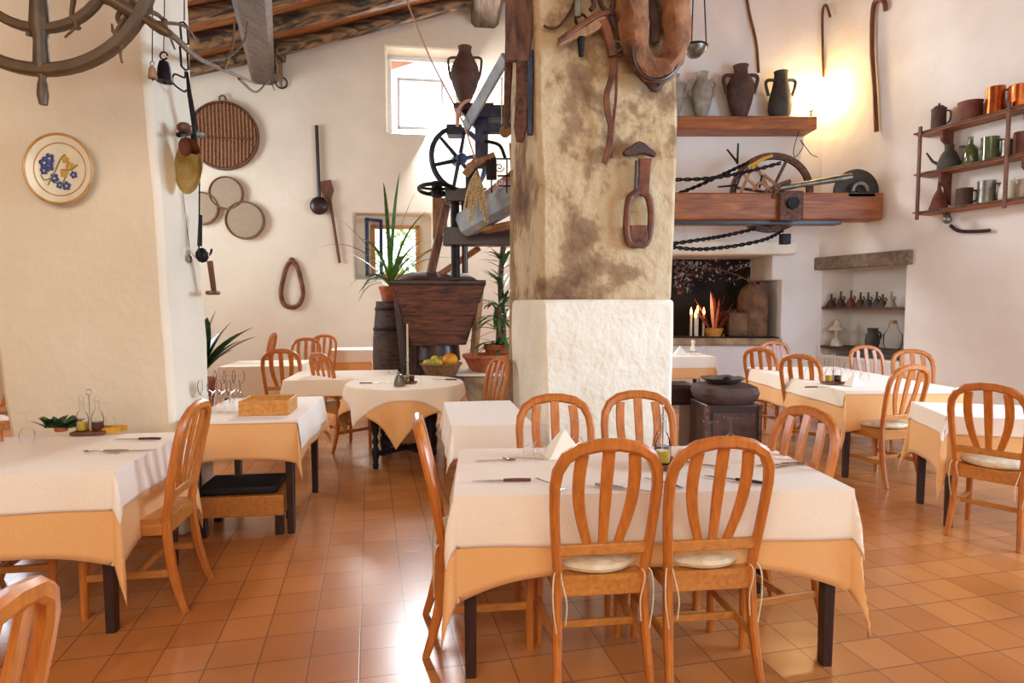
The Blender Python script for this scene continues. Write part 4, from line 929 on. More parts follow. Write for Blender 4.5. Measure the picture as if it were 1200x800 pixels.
# flywheels
def flywheel(label, px, py, Y, r, m, rx, rz, spokes=6, w=.05):
    t = thing('iron_flywheel', label, 'wheel', at(px, py, Y)); t.rotation_euler = (rx, 0, rz)
    b = MB(); b.sweep(arc((0, 0, 0), r, 0, 352, 44), w, w*1.1, Yv, closed=True); b.build('rim', M[m], t)
    for k in range(spokes):
        a = 6.283*k/spokes+.3; v = Vector((math.cos(a), 0, math.sin(a))); b = MB(); b.tube([v*.02, v*(r-.01)], [w*.5, w*.38], 8); b.build('spoke', M[m], t)
    b = MB(); b.lathe([(.001, -.08), (.06, -.08), (.06, .08), (.001, .08)], 16, RX); b.build('hub', M[m], t); return t
flywheel('blue-grey iron flywheel with spokes left of the pillar', 538, 187, 6.9, 37*6.9/F*.94, 'blueiron', 0, D(32))
flywheel('dark iron flywheel lying flat beside the upright blue one', 512, 222, 6.9, .20, 'iron', D(83), 0, 5, .035)
t = thing('machine_frame', 'blue-black machine block with levers between the flywheel and the pillar', 'machine', at(570, 165, 6.4)); o0 = t.location.copy()
bx('block', 'blueiron', 524, 148, 542, 160, 6.9, .2); bx('body', 'blueiron', 560, 128, 600, 142, 6.6, .3); bx('column', 'blueiron', 557, 130, 572, 196, 6.6, .16); bx('arm', 'blueiron', 566, 146, 602, 156, 6.5, .12)
b = MB(); b.bar(at(600, 168, 6.4)-o0, at(604, 235, 6.4)-o0, .06, .06, Yv); b.build('post', M['brown_wood'], t)
b = MB(); b.tube(spline([at(568, 165, 6.5)-o0, at(585, 170, 6.5)-o0, at(592, 185, 6.5)-o0], 4), .018, 8); b.build('lever', M['iron'], t)
b = MB(); b.bar(at(548, 196, 6.5)-o0, at(580, 182, 6.5)-o0, .07, .07, Zv); b.build('lever', M['pale_wood'], t)
b = MB(); b.bar(at(545, 205, 6.45)-o0, at(560, 186, 6.45)-o0, .09, .07, Zv); b.build('lever', M['pale_wood'], t)
bx('body', 'blueiron', 546, 196, 560, 222, 6.7, .14); bx('body', 'iron', 570, 188, 582, 210, 6.5, .1)
t = thing('bleached_board', 'long bleached blue-white board leaning diagonally against the pillar', 'board', at(572, 115, 6.1)); o0 = t.location.copy()
b = MB(); b.bar(at(546, 148, 6.6)-o0, at(592, 68, 5.5)-o0, .12, .035, Vector((.4, 1, .2)), .1); b.build('board', M['blue_wood'], t)
t = thing('dark_amphora', 'tall dark two-handled amphora beside the bright high window', 'jug', at(545, 118, 6.7)); s = 6.7/F; b = MB()
b.lathe([(.05, -2*s), (7*s, 0*s), (9*s, 4*s), (14*s, 16*s), (17*s, 28*s), (15*s, 38*s), (10*s, 48*s), (8*s, 52*s), (7*s, 56*s), (8*s, 60*s), (7.4*s, 60*s), (6*s, 54*s), (.001, 53*s)], 28); b.build('body', M['clay_dark'], t)
for q in (-1, 1): b = MB(); b.tube(spline([(q*8*s, 0, 48*s), (q*16*s, 0, 48*s), (q*19*s, 0, 44*s), (q*17*s, 0, 28*s), (q*14*s, 0, 22*s)], 4), 1.4*s, 8); b.build('handle', M['clay_dark'], t)
t = thing('pink_strap', 'pale pink strap curling over the foot of the bleached board', 'strap', at(545, 128, 6.5)); o0 = t.location.copy(); b = MB(); b.tube(spline([at(536, 148, 6.5)-o0, at(537, 130, 6.5)-o0, at(544, 120, 6.5)-o0, at(552, 117, 6.5)-o0], 5), .018, 8); b.build('strap', M['pink_cord'], t)
t = thing('support_bracket', 'dark timber bracket that carries the dark amphora', 'bracket', at(545, 125, 6.75)); o0 = t.location.copy(); b = MB(); b.box((0.1, .0, -.03), (.42, .3, .05)); b.bar((-.02, 0, -.05), at(560, 150, 6.7)-o0, .06, .06, Yv); b.build('bracket', M['dark_wood'], t)
t = thing('hanging_rope', 'thin pink rope running from the roof past the high window to the flywheel', 'rope', at(472, -12, 8.6)); o0 = t.location.copy(); P = [at(472, -14, 8.6), at(482, 15, 8.3), at(505, 70, 7.6), at(536, 130, 6.7), at(545, 150, 6.6), at(558, 190, 6.4)]
b = MB(); b.tube([p-o0 for p in spline(P, 5)], .011, 6); b.build('rope', M['pink_cord'], t)
t = thing('rope_hank', 'bundle of pale rope strands hanging below the flywheel', 'rope', at(560, 200, 6.2)); o0 = t.location.copy()
for k in range(9):
    x = 552+k*1.6; q = MB(); q.tube([p-o0 for p in spline([at(559, 200, 6.2), at(x-1, 215, 6.2), at(x+(k-4)*1.6, 240+random.uniform(-6, 8), 6.2), at(x+(k-4)*2+random.uniform(-3, 3), 256+random.uniform(-14, 6), 6.2)], 5)], .012, 5); q.build('strand', M['rope'], t)
# wrought iron grille
t = thing('iron_grille', 'small wrought iron grille with scrolls fixed beside the pillar', 'grille', at(600, 185, 5.9)); o0 = t.location.copy(); b = MB()
G = lambda x, y: at(x, y, 5.9)-o0
for q in (((576, 186), (636, 186)), ((583, 206), (612, 206)), ((584, 218), (636, 218)), ((576, 186), (576, 226)), ((594, 186), (594, 226)), ((612, 186), (612, 226)), ((626, 178), (626, 270))): b.tube([G(*q[0]), G(*q[1])], .008, 6)
b.build('bars', M['iron'], t)
for cx, cy in ((585, 196), (603, 196), (586, 214), (603, 214)):
    q = MB(); q.tube([G(cx+6*math.cos(a*.5)*(1-a/22), cy+6*math.sin(a*.5)*(1-a/22)) for a in range(0, 20)], .005, 5); q.build('scroll', M['iron'] if cx != 586 else M['white'], t)
# wooden harness board on the pillar's left face
t = thing('harness_board', 'carved wooden harness board hanging down the left face of the pillar', 'harness', cs(610, 40, .12)); o0 = t.location.copy()
C = lambda x, y, Y=4.72: at(x, y, Y-.12)-o0
b = MB(); b.sweep([C(609, -40), C(609, 10), C(608, 40), C(607, 72)], [.20, .21, .20, .17], .05, Yv); b.build('board', M['worn'], t)
b = MB(); b.sweep([C(597, 30, 4.88), C(596, 80, 4.88), C(594, 130, 4.88), C(593, 150, 4.88)], [.06, .06, .05, .03], .045, Yv); b.build('side_bar', M['rust'], t)
b = MB(); b.sweep([C(612, 70), C(612, 110), C(610, 150), C(609, 166)], [.09, .09, .1, .05], .045, Yv); b.build('tongue', M['rust'], t)
b = MB(); b.sweep([C(620, 60), C(621, 110), C(621, 158)], [.07, .06, .04], .045, Yv); b.build('side_bar', M['blueiron'], t)
b = MB(); b.sweep([C(606, 30, 4.86), C(608, 45, 4.86), C(608, 66, 4.86)], [.03, .06, .03], .03, Yv); b.build('tongue_strap', M['clay_red'], t)
b = MB(); b.tube(spline([C(597, 2, 4.84), C(606, 10, 4.82), C(616, 8, 4.82), C(618, -8, 4.84)], 5), .022, 8); b.build('strap', M['dark_wood'], t)
t = thing('pulley_rope', 'white cord and pulley hanging in front of the harness board', 'rope', at(590, 130, 5.6)); o0 = t.location.copy(); b = MB(); b.tube([at(588, 90, 5.6)-o0, at(588, 146, 5.6)-o0], .006, 5); b.build('cord', M['rope'], t); b = MB(); b.lathe([(.001, -.02), (.05, -.02), (.035, 0), (.05, .02), (.001, .02)], 16, Matrix.Translation(at(592, 154, 5.6)-o0) @ RX); b.build('pulley', M['pale_wood'], t)
t = thing('grey_post', 'rough pale post standing against the left side of the pillar', 'post', (at(604, 230, 5.5).x, 5.55, 0)); o0 = t.location.copy(); b = MB(); b.tube([(0, 0, 0), (0.01, 0, 1.2), at(606, 200, 5.5)-o0], [.07, .065, .06], 12); b.build('post', M['stone'], t)

# barrel, ledge, plants, fruit
YB = 8.3
p = at(463, 440, YB); t = thing('wine_barrel', 'dark upright wine barrel with iron hoops left of the hopper', 'barrel', (p.x, YB, 0)); s = YB/F
hb = at(463, 353, YB).z; prof = [(.19, 0), (.25, .0), (.285, hb*.33), (.295, hb*.5), (.285, hb*.67), (.24, hb), (.225, hb), (.22, hb-.04), (.001, hb-.04)]
b = MB(); b.lathe(prof, 28); b.build('staves', M['old_wood'], t)
for f_, rr in ((.08, .262), (.25, .283), (.75, .278), (.93, .253)): b = MB(); b.lathe([(rr, hb*f_-.02), (rr+.006, hb*f_-.02), (rr+.006, hb*f_+.02), (rr, hb*f_+.02)], 28); b.build('hoop', M['iron'], t)
t = thing('wine_barrel', 'second dark barrel between the first barrel and the hopper, mostly hidden', 'barrel', (at(489, 400, 8.6).x, 8.6, 0)); b = MB(); b.lathe([(r*.95, z*.88) for r, z in prof], 24); b.build('staves', M['dark_wood'], t)
for f_ in (.2, .8): b = MB(); b.lathe([(.272, hb*f_*.88-.02), (.278, hb*f_*.88-.02), (.278, hb*f_*.88+.02), (.272, hb*f_*.88+.02)], 28); b.build('hoop', M['iron'], t)
def pot(t, r, h, m='terracotta', z=0):
    b = MB(); b.lathe([(r*.7, z), (r*.92, z+h*.8), (r, z+h*.8), (r, z+h), (r*.9, z+h), (r*.85, z+h*.85), (.001, z+h*.85)], 24); return b.build('pot', M[m], t)
t = thing('potted_plant', 'terracotta pot of long arching leaves standing on the dark barrel', 'plant', (at(458, 350, YB).x, YB, hb)); o0 = t.location.copy(); pot(t, .16, .2)
b = MB()
for tx, ty in 2*((457, 240), (450, 252), (466, 255), (432, 273), (428, 300), (480, 262), (490, 275), (440, 320), (500, 285), (425, 330), (470, 290), (445, 300), (462, 300), (435, 345), (480, 318), (442, 338)):
    e = at(tx, ty, YB-.3+random.random()*.4)-o0; s0 = Vector((0, 0, .18)); d = e-s0; hd = Vector((d.x, d.y, 0)); b.leaf(s0, (hd.normalized()*min(1.2, hd.length*2.2)+Vector((random.uniform(-.2, .2), random.uniform(-.2, .2), 1.0+max(0, d.z)))), d.length*random.uniform(1.15, 1.6), .05, random.uniform(.5, 1.7), 12, .2)
b.build('foliage', M['leaf'], t)
# stone ledge
lp0 = at(530, 470, 6.9); t = thing('stone_ledge', 'rough stone ledge under the terracotta bowl, behind the round table', 'ledge', (at(566, 440, 7.0).x, 7.1, 0)); zl = at(566, 441, 6.85).z
b = MB(); b.box((0, 0, zl/2), (.72, .5, zl)); b.build('block', M['stone'], t, bevel=.03); b = MB(); b.box((0, 0, zl+.015), (.76, .54, .03)); b.build('slab', M['plaster_white'], t, bevel=.01)
t = thing('terracotta_bowl', 'wide shallow terracotta bowl on the stone ledge', 'bowl', (at(566, 440, 7.0).x+.02, 7.1, zl+.031)); b = MB(); b.lathe([(.15, 0), (.19, .05), (.24, .15), (.265, .17), (.265, .2), (.24, .2), (.2, .1), (.001, .08)], 32); b.build('bowl', M['terracotta'], t)
t = thing('potted_yucca', 'terracotta pot of spiky green leaves against the left side of the pillar', 'plant', (at(583, 430, 7.1).x, 7.35, zl+.031)); pot(t, .17, .3); o0 = t.location.copy(); b = MB(); b.tube([(0, 0, .25), (0.02, 0, .75)], .03, 8); b.build('stem', M['twig'], t)
b = MB(); random.seed(3)
for i in range(70):
    a = random.random()*6.28; z = random.choice((.28, .45, .6, .75)); e = random.uniform(-.1, 1.2); b.leaf((0.01, 0, z), (math.cos(a), math.sin(a), e), random.uniform(.28, .5), .045, .8, 6, .2)
b.build('foliage', M['leaf'], t)
t = thing('tall_cactus_plant', 'tall dark spiky plant rising behind the terracotta bowl beside the pillar', 'plant', (at(588, 330, 7.6).x, 7.75, 0)); b = MB(); b.tube(spline([(0, 0, 0), (.02, 0, 1), (-.02, 0, 1.7), (.03, 0, 2.3)], 4), .035, 8); b.build('stem', M['twig'], t); b = MB()
for i in range(60):
    a = random.random()*6.28; z = random.uniform(1.1, 2.3); b.leaf((0, 0, z), (math.cos(a), math.sin(a), random.uniform(.3, 1.5)), random.uniform(.18, .36), .05, .3, 5, .2)
b.build('foliage', M['leaf_dark'], t)
# fruit basket stand
p = at(516, 441, 6.7); t = thing('fruit_stand', 'small dark table carrying the fruit basket behind the round table', 'table', (p.x, 6.8, 0)); zf = p.z-.02
b = MB(); b.box((0, 0, zf-.02), (.5, .42, .04)); b.build('tabletop', M['dark_wood'], t, bevel=.005)
for sx in (-1, 1):
    for sy in (-1, 1): b = MB(); b.box((sx*.2, sy*.16, (zf-.04)/2), (.05, .05, zf-.04)); b.build('leg', M['dark_wood'], t)
t = thing('fruit_basket', 'woven basket of fruit behind the round table', 'basket', (p.x, 6.78, zf)); b = MB()
b.lathe([(.15, 0), (.19, .08), (.225, .15), (.215, .155), (.18, .09), (.001, .06)], 32); b.build('body', M['wicker'], t); b = MB(); b.tube(arc((0, 0, .155), .222, 0, 350, 36, X, Yv), .014, 8, closed=True); b.build('rim', M['wicker'], t)
def fruit(name, lab, dx, dy, dz, r, m, sz=(1, 1, 1), g=None):
    o = thing(name, lab, name.replace('_', ' '), (p.x+dx, 6.78+dy, zf+dz), random.random()*3, g); b = MB(); b.ball((0, 0, 0), r, 18, sz)
    if name == 'pumpkin': b.v = [(x*(1-.06*abs(math.sin(4*math.atan2(y, x)))), y*(1-.06*abs(math.sin(4*math.atan2(y, x)))), z) for x, y, z in b.v]
    b.build('flesh', M[m], o); b = MB(); b.tube([(0, 0, r*sz[2]*.95), (.005, 0, r*sz[2]*.95+r*.2)], [r*.1, r*.07], 6); b.build('stem', M['twig'], o)
fruit('pumpkin', 'round orange pumpkin at the right of the fruit basket', .10, 0, .19, .092, 'pumpkin', (1, 1, .9))
for i, (dx, dy, dz, m, w_) in enumerate(((-.15, -.04, .16, 'lemon', 'leftmost'), (-.09, -.08, .17, 'lime', 'front left'), (-.07, .02, .20, 'lemon', 'top left'), (-.02, -.08, .17, 'lemon', 'front middle'), (0, .05, .19, 'lime', 'next to the pumpkin'), (-.13, .07, .16, 'lime', 'back left'))):
    fruit('lemon', 'yellow-green citrus fruit lying %s in the fruit basket' % w_, dx, dy, dz, .045, m, (1.15, .95, .95), 'citrus fruit in the basket')
# ------------------------------------------------------------------ harness on the front of the centre pillar
def pil(name, label, cat, px, py, d=.06): return thing(name, label, cat, cf(px, py, d))
def K(t, px, py, d=.06): return cf(px, py, d)-t.location
t = pil('horse_collar', 'thick brown leather horse collar hanging high on the front of the centre pillar', 'harness', 768, 20, .13)
P = [K(t, *q, .13) for q in ((752, -50), (743, -15), (741, 20), (745, 55), (755, 76), (768, 82), (782, 76), (791, 55), (792, 20), (788, -15), (778, -50))]
S = spline(P, 4); n_ = len(S); b = MB(); rr = [.05+.045*math.sin(math.pi*i/(n_-1))**.5 if 0 < i < n_-1 else .05 for i in range(n_)]; rr = [.105 + .02*math.cos(2*math.pi*i/(n_-1)) for i in range(n_)]
b.tube(S, rr, 14); b.v = [tuple(Vector(v)+Vector(noise.noise_vector(Vector(v)*9))*.035) for v in b.v]; b.build('padding', M['collar'], t)
b = MB(); b.tube(spline([K(t, *q, .2) for q in ((739, 30), (744, 72), (756, 90), (775, 93), (792, 80), (800, 50))], 5), .014, 8); b.build('strap', M['dark_wood'], t)
b = MB(); b.tube(spline([K(t, *q, .1) for q in ((746, 82), (760, 96), (768, 104), (776, 94), (784, 84))], 4), .03, 8); b.build('buckle_pad', M['clay_dark'], t)
b = MB(); b.sweep(spline([K(t, *q, .06) for q in ((762, -20), (766, 20), (768, 50))], 4), .06, .02, Yv); b.build('dark_infill', M['clay_dark'], t)
t = pil('leather_yoke', 'pale curved leather yoke arm beside the horse collar on the centre pillar', 'harness', 690, 40)
b = MB(); b.sweep(spline([K(t, *q, .09) for q in ((654, 52), (675, 42), (695, 32), (708, 22))], 5), [.03, .035, .04, .045, .05, .055, .06, .065, .065, .07, .07, .07, .07, .07, .07, .06][:16], .05, Yv); b.build('arm', M['pale_wood'], t)
b = MB(); b.sweep(spline([K(t, *q, .12) for q in ((655, 48), (680, 30), (700, 18), (716, 14))], 5), .035, .03, Yv); b.build('strap', M['leather'], t)
b = MB(); b.sweep(spline([K(t, *q, .1) for q in ((706, 24), (712, 40), (717, 58), (718, 66))], 4), .07, .05, Yv); b.build('arm', M['leather'], t)
b = MB(); b.tube([K(t, 681, 44, .1), K(t, 681, 66, .1)], [.03, .018], 8); b.build('peg', M['iron'], t)
t = pil('leather_strap', 'long narrow leather strap hanging down the middle of the centre pillar', 'strap', 714, 120, .05)
b = MB(); b.sweep(spline([K(t, *q, .08) for q in ((720, 62), (717, 90), (711, 110), (712, 130), (716, 150), (713, 175), (708, 191))], 4), .045, .018, Yv); b.build('strap', M['leather'], t)
b = MB(); b.sweep(spline([K(t, *q, .06) for q in ((722, 70), (722, 110), (718, 150), (716, 185))], 4), .02, .012, Yv); b.build('strap', M['clay_red'], t)
t = pil('iron_bell_hook', 'pale metal bracket and hook hanging at the top of the centre pillar', 'hook', 678, 10, .06)
b = MB(); b.sweep([K(t, 677, -25, .08), K(t, 677, 20, .08)], .05, .03, Yv); b.build('plate', M['pewter'], t); b = MB(); b.tube(arc(K(t, 681, 24, .09), .04, 0, 340, 12), .009, 6); b.build('ring', M['iron'], t)
t = pil('leather_strap', 'thin looping black cord at the upper left corner of the pillar front', 'strap', 655, 20, .04)
b = MB(); b.tube(spline([K(t, *q, .04) for q in ((676, -10), (670, 10), (656, 30), (645, 33), (637, 30))], 5), .010, 6); b.build('cord', M['clay_dark'], t)
t = pil('harness_tangle', 'dark tangle of leather straps between the yoke and the horse collar', 'harness', 722, 40, .09)
for q in ([(712, -10), (724, 10), (722, 40), (728, 62)], [(724, -15), (716, 20), (728, 44), (720, 60)], [(730, -10), (728, 20), (722, 50), (726, 66)], [(700, -10), (706, 8), (718, 16), (732, 14)], [(690, -14), (696, 4), (692, 12)]): b = MB(); b.tube(spline([K(t, *z, .09) for z in q], 4), .018, 7); b.build('strap', M['clay_dark'], t)
b = MB(); b.tube(arc(K(t, 723, 54, .12), .035, 0, 345, 14), .010, 6); b.build('buckle', M['pewter'], t)
t = pil('wooden_clamp', 'reddish wooden clamp with a crosshead and an oval frame on the centre pillar', 'tool', 748, 240, .05)
b = MB(); b.sweep(spline([K(t, *q, .06) for q in ((731, 180), (740, 177), (749, 173), (758, 177), (767, 182))], 3), [.03, .05, .06, .06, .07, .08, .09, .08, .07, .06, .05, .045, .03], .05, Yv); b.build('crosshead', M['clay_dark'], t)
b = MB(); b.sweep([K(t, 756, 186, .06), K(t, 755, 206, .06), K(t, 752, 226, .06)], [.10, .085, .11], .04, Yv); b.build('stem', M['leather'], t)
b = MB(); b.tube([K(t, 746, 188, .07), K(t, 745, 222, .07)], .012, 6); b.build('rib', M['dark_wood'], t)
P = [K(t, *q, .06) for q in ((748, 224), (759, 230), (763, 248), (762, 268), (758, 284), (748, 286), (737, 284), (734, 268), (735, 248), (738, 232))]; b = MB(); b.tube(spline(P+[P[0]], 3)[:-1], .028, 8, closed=True); b.build('oval_frame', M['leather'], t)
b = MB(); b.sweep([K(t, 748, 264, .055), K(t, 748, 276, .055), K(t, 748, 291, .055)], [.12, .14, .10], .04, Yv); b.build('block', M['leather'], t)
# ------------------------------------------------------------------ fireplace side
BY = 8.62
t = thing('beam_shelf', 'broad red-brown timber beam crossing in front of the chimney', 'beam', at(900, 243, BY)); o0 = t.location.copy()
a_ = at(775, 228, BY); c_ = at(1026, 259, BY); b = MB(); b.box(((a_.x+c_.x)/2-o0.x, 0, (a_.z+c_.z)/2-o0.z), (c_.x-a_.x, .34, a_.z-c_.z)); b.build('beam', M['red_wood'], t, bevel=.02)
a2 = at(775, 258, BY); c2_ = at(983, 263, BY); b = MB(); b.box(((a2.x+c2_.x)/2-o0.x, .03, (a2.z+c2_.z)/2-o0.z-.005), (c2_.x-a2.x, .2, a2.z-c2_.z)); b.build('batten', M['dark_wood'], t, bevel=.005)
BT = a_.z
t = thing('jug_shelf', 'upper red-brown timber shelf that carries the old jugs', 'shelf', at(880, 145, 9.1)); o0 = t.location.copy(); a_ = at(775, 136, 9.12); c_ = at(957, 152, 9.12); JZ = a_.z
b = MB(); b.box(((a_.x+c_.x)/2-o0.x, .2, (a_.z+c_.z)/2-o0.z), (c_.x-a_.x, .4, a_.z-c_.z)); b.build('board', M['red_wood'], t, bevel=.02)
def jug(px, top, w_, m, label, Y=9.3, kind=0):
    p = at(px, 130, Y); s = Y/F; h = (at(px, top, Y).z-JZ); w = w_*s/2; t = thing('clay_jug', label, 'jug', (p.x, Y, JZ)); b = MB()
    P = [(.42, 0), (.5, .03), (.8, .28), (.98, .52), (.95, .66), (.7, .78), (.5, .84), (.48, .93), (.56, 1), (.48, 1), (.4, .9), (.001, .85)] if kind == 0 else [(.6, 0), (.85, .1), (.98, .25), (.9, .45), (.7, .65), (.55, .85), (.52, .97), (.58, 1), (.5, 1), (.42, .9), (.001, .85)]
    b.lathe([(r*w*.8, z*h) for r, z in P], 28); b.build('body', M[m], t)
    for q in (-1, 1): b = MB(); b.tube(spline([(q*w*.4, 0, h*.82), (q*w*.85, 0, h*.82), (q*w*1.0, 0, h*.74), (q*w*.8, 0, h*.5)], 4), w*.11, 8); b.build('handle', M[m], t)
jug(789, 88, 30, 'clay_grey', 'grey clay jug mostly hidden behind the pillar edge on the upper shelf')
jug(822, 85, 31, 'clay_grey', 'pale grey two-handled clay jug on the upper shelf')
jug(867, 77, 39, 'clay_dark', 'dark brown two-handled clay jug, tallest in the middle of the upper shelf')
jug(914, 84, 34, 'clay_black', 'black clay pitcher at the right end of the jug row', kind=1)
# lamp at the shelf end
p = at(951, 108, 9.0); t = thing('shelf_lamp', 'small glowing lamp at the right end of the jug shelf', 'lamp', (at(951, 120, 9.25).x, 9.25, JZ)); b = MB(); b.lathe([(.05, 0), (.05, .02), (.02, .03), (.02, .1), (.035, .12), (.001, .12)], 16); b.build('base', M['brass'], t); b = MB(); b.ball((0, 0, .17), .045, 14, (1, 1, 1.2)); b.build('bulb', M['lampglow'], t)
point('lamp_light', (t.location.x+.10, 9.22, JZ+.36), 34, (1, .66, .28), .06)
def cane(label, w, pts, r, m, name='bent_cane', d=.04):
    t = thing(name, label, 'cane', w.hit(*pts[len(pts)//2], d), wrot(w)); b = MB(); S = spline([wl(w, t, *q, d) for q in pts], 5); b.tube(S, r, 8); b.build('stick', M[m], t); return t
cane('thin bent stick hanging above the glowing lamp', rgt, [(973, 20), (968, 6), (964, 14), (964, 50), (965, 90)], .018, 'brown_wood', d=.1)
cane('thick walking cane with a curved handle on the right wall', rgt, [(1038, 12), (1036, 2), (1028, 0), (1023, 12), (1022, 60), (1025, 110), (1027, 154)], .03, 'brown_wood')
cane('short bent wooden hook lying below the rack on the right wall', rgt, [(1114, 264), (1120, 269), (1128, 271), (1145, 271), (1160, 270)], .022, 'dark_wood', 'bent_branch')
cane('thin crooked rod running up the chimney wall above the jugs', fire, [(872, -20), (878, 15), (886, 50), (889, 85)], .022, 'brown_wood', 'crooked_rod')
# hanging scale pan
t = thing('scale_pan', 'old hanging balance pan on chains beside the top right pillar edge', 'scale', at(814, 55, 7.0)); s = 7.0/F; b = MB(); b.lathe([(.001, -12*s), (6*s, -11*s), (12*s, -5*s), (14*s, 0), (13*s, 1*s), (10*s, -4*s), (.001, -9*s)], 24); b.build('pan', M['pewter'], t)
for a in (90, 210, 330): q = MB(); v = Vector((13*s*math.cos(D(a)), 13*s*math.sin(D(a)), 0)); q.tube([v, (v.x*.4, v.y*.4, 1.3)], .008, 5); q.build('chain', M['iron'], t)
b = MB(); b.tube(arc((0, 0, .0), 14*s, 0, 350, 24, X, Yv), .012, 6, closed=True); b.build('rim', M['iron'], t)
# well wheel, chains, handle and drum
wc = at(903, 226, 8.86); R_ = 43*8.86/F
t = thing('well_wheel', 'large spoked well wheel standing behind the red-brown beam', 'wheel', wc, D(-12))
b = MB(); b.sweep(arc((0, 0, 0), R_, 0, 353, 50), .07, .05, Yv, closed=True); b.build('rim', M['rust'], t); b = MB(); b.tube(arc((0, 0, 0), R_*.9, 0, 353, 50), .012, 6, closed=True); b.build('inner_rim', M['iron'], t)
for k in range(7): a = 6.283*k/7+.25; v = Vector((math.cos(a), 0, math.sin(a))); b = MB(); b.tube([v*.03, v*R_], .022, 7); b.build('spoke', M['pale_wood' if k == 2 else 'rust'], t)
b = MB(); b.lathe([(.001, -.2), (.08, -.2), (.09, 0), (.06, .1), (.001, .1)], 16, RX); b.build('hub', M['rust'], t)
def twist(label, pts, r=.014):
    q = [at(*p) for p in pts]; t = thing('twisted_chain', label, 'chain', q[0]); o0 = q[0].copy(); S = spline([p-o0 for p in q], 14)
    for ph in (0, math.pi):
        b = MB(); b.tube([p+Vector((0, math.cos(i*1.1+ph), math.sin(i*1.1+ph)))*.016 for i, p in enumerate(S)], r, 6); b.build('strand', M['iron'], t)
twist('upper dark twisted chain running level to the top of the well wheel', [(778, 211, 8.35), (830, 209, 8.4), (872, 202, 8.45), (915, 191, 8.5)])
twist('dark twisted chain slanting down behind the upper chain', [(780, 232, 8.6), (815, 219, 8.6), (850, 203, 8.65), (878, 190, 8.7)])
twist('upper dark twisted chain under the red-brown beam', [(778, 287, 8.3), (820, 281, 8.35), (850, 276, 8.4), (885, 268, 8.5)])
twist('lowest dark twisted chain sagging under the red-brown beam', [(778, 288, 8.2), (815, 292, 8.25), (855, 289, 8.35), (895, 281, 8.4), (918, 270, 8.5)])
t = thing('crank_handle', 'long grey crank handle pointing right from the well wheel', 'handle', at(920, 218, 8.4)); o0 = t.location.copy(); b = MB(); b.tube([at(908, 221, 8.45)-o0, at(935, 217, 8.4)-o0, at(998, 207, 8.3)-o0], [.05, .035, .05], 10); b.build('shaft', M['pewter'], t); b = MB(); b.tube([at(906, 232, 8.45)-o0, at(914, 216, 8.4)-o0, at(926, 212, 8.4)-o0], .03, 8); b.build('elbow', M['rust'], t)
t = thing('iron_bracket', 'dark iron bearing block fixed to the beam under the well wheel', 'bracket', at(927, 243, 8.4)); b = MB(); b.box((0, 0, .02), (.32, .06, .4)); b.build('plate', M['rust'], t, bevel=.02); b = MB(); b.tube([(0, .1, .05), (0, -.08, .05)], .08, 12); b.build('bearing', M['iron'], t); b = MB(); b.box((-.05, .05, -.42), (.12, .12, .14)); b.build('nut', M['iron'], t, bevel=.01)
t = thing('grinding_drum', 'dark half-round drum resting on the right end of the beam', 'drum', at(1003, 225, 8.6)); s = 8.6/F; b = MB(); rr = 13.5*s
b.sweep(arc((0, 0, 0), rr, -5, 185, 24), .30, .05, Vector((0, 1, 0))); b.v = [(x, y, z) for x, y, z in b.v]; b.build('arch', M['clay_black'], t)
b = MB(); b.sweep(arc((0, -.1, 0), rr*.62, -5, 185, 18), .05, .04, Yv); b.build('inner_hoop', M['pewter'], t); b = MB(); b.box((0, 0, -.06), (.36, .3, .05)); b.build('base', M['clay_black'], t)
t = thing('dry_twigs', 'dry golden twigs and spikes lying on the beam left of the wheel', 'twigs', at(860, 215, 8.5)); o0 = t.location.copy()
for q in ([(868, 225), (876, 208), (880, 195)], [(880, 198), (890, 188), (905, 182)], [(871, 204), (885, 218), (890, 222)], [(895, 205), (908, 215), (918, 224)], [(878, 195), (895, 186), (900, 184)], [(882, 222), (892, 214), (905, 224)]): b = MB(); b.tube(spline([at(*z, 8.5)-o0 for z in q], 4), [.022]*(len(q)*4-3), 6); b.build('twig', M['yellow_glaze' if q[0][0] in (880, 878) else 'pale_wood'], t)
t = thing('iron_spikes', 'small crossed iron spikes above the beam near the pillar', 'spikes', at(862, 192, 8.5)); o0 = t.location.copy()
for q in ([(852, 175), (864, 190)], [(865, 168), (864, 192)], [(841, 219), (863, 217)], [(868, 205), (861, 224)], [(893, 205), (889, 224)]): b = MB(); b.tube([at(*z, 8.5)-o0 for z in q], [.012, .016], 6); b.build('spike', M['iron'], t)
t = thing('wire_coil', 'thin loose wire hanging from the underside of the jug shelf', 'wire', at(935, 165, 9.2)); o0 = t.location.copy(); b = MB(); b.tube(spline([at(*z, 9.2)-o0 for z in ((936, 154), (930, 175), (932, 184), (941, 172), (938, 164), (950, 180), (958, 184))], 5), .006, 5); b.build('wire', M['iron'], t)
t = thing('chilli_string', 'short string of dried red chillies hanging over the fireplace ledge', 'chillies', at(802, 262, 8.7)); b = MB(); b.tube([(0, 0, 0), (0, 0, -.25)], .004, 5); b.build('string', M['rope'], t)
for k in range(6): b = MB(); b.leaf((0, -.01, -.06-.03*k), ((-1)**k, -.2, -1), .07, .02, .2, 4); b.build('chilli', M['cord_red'], t)
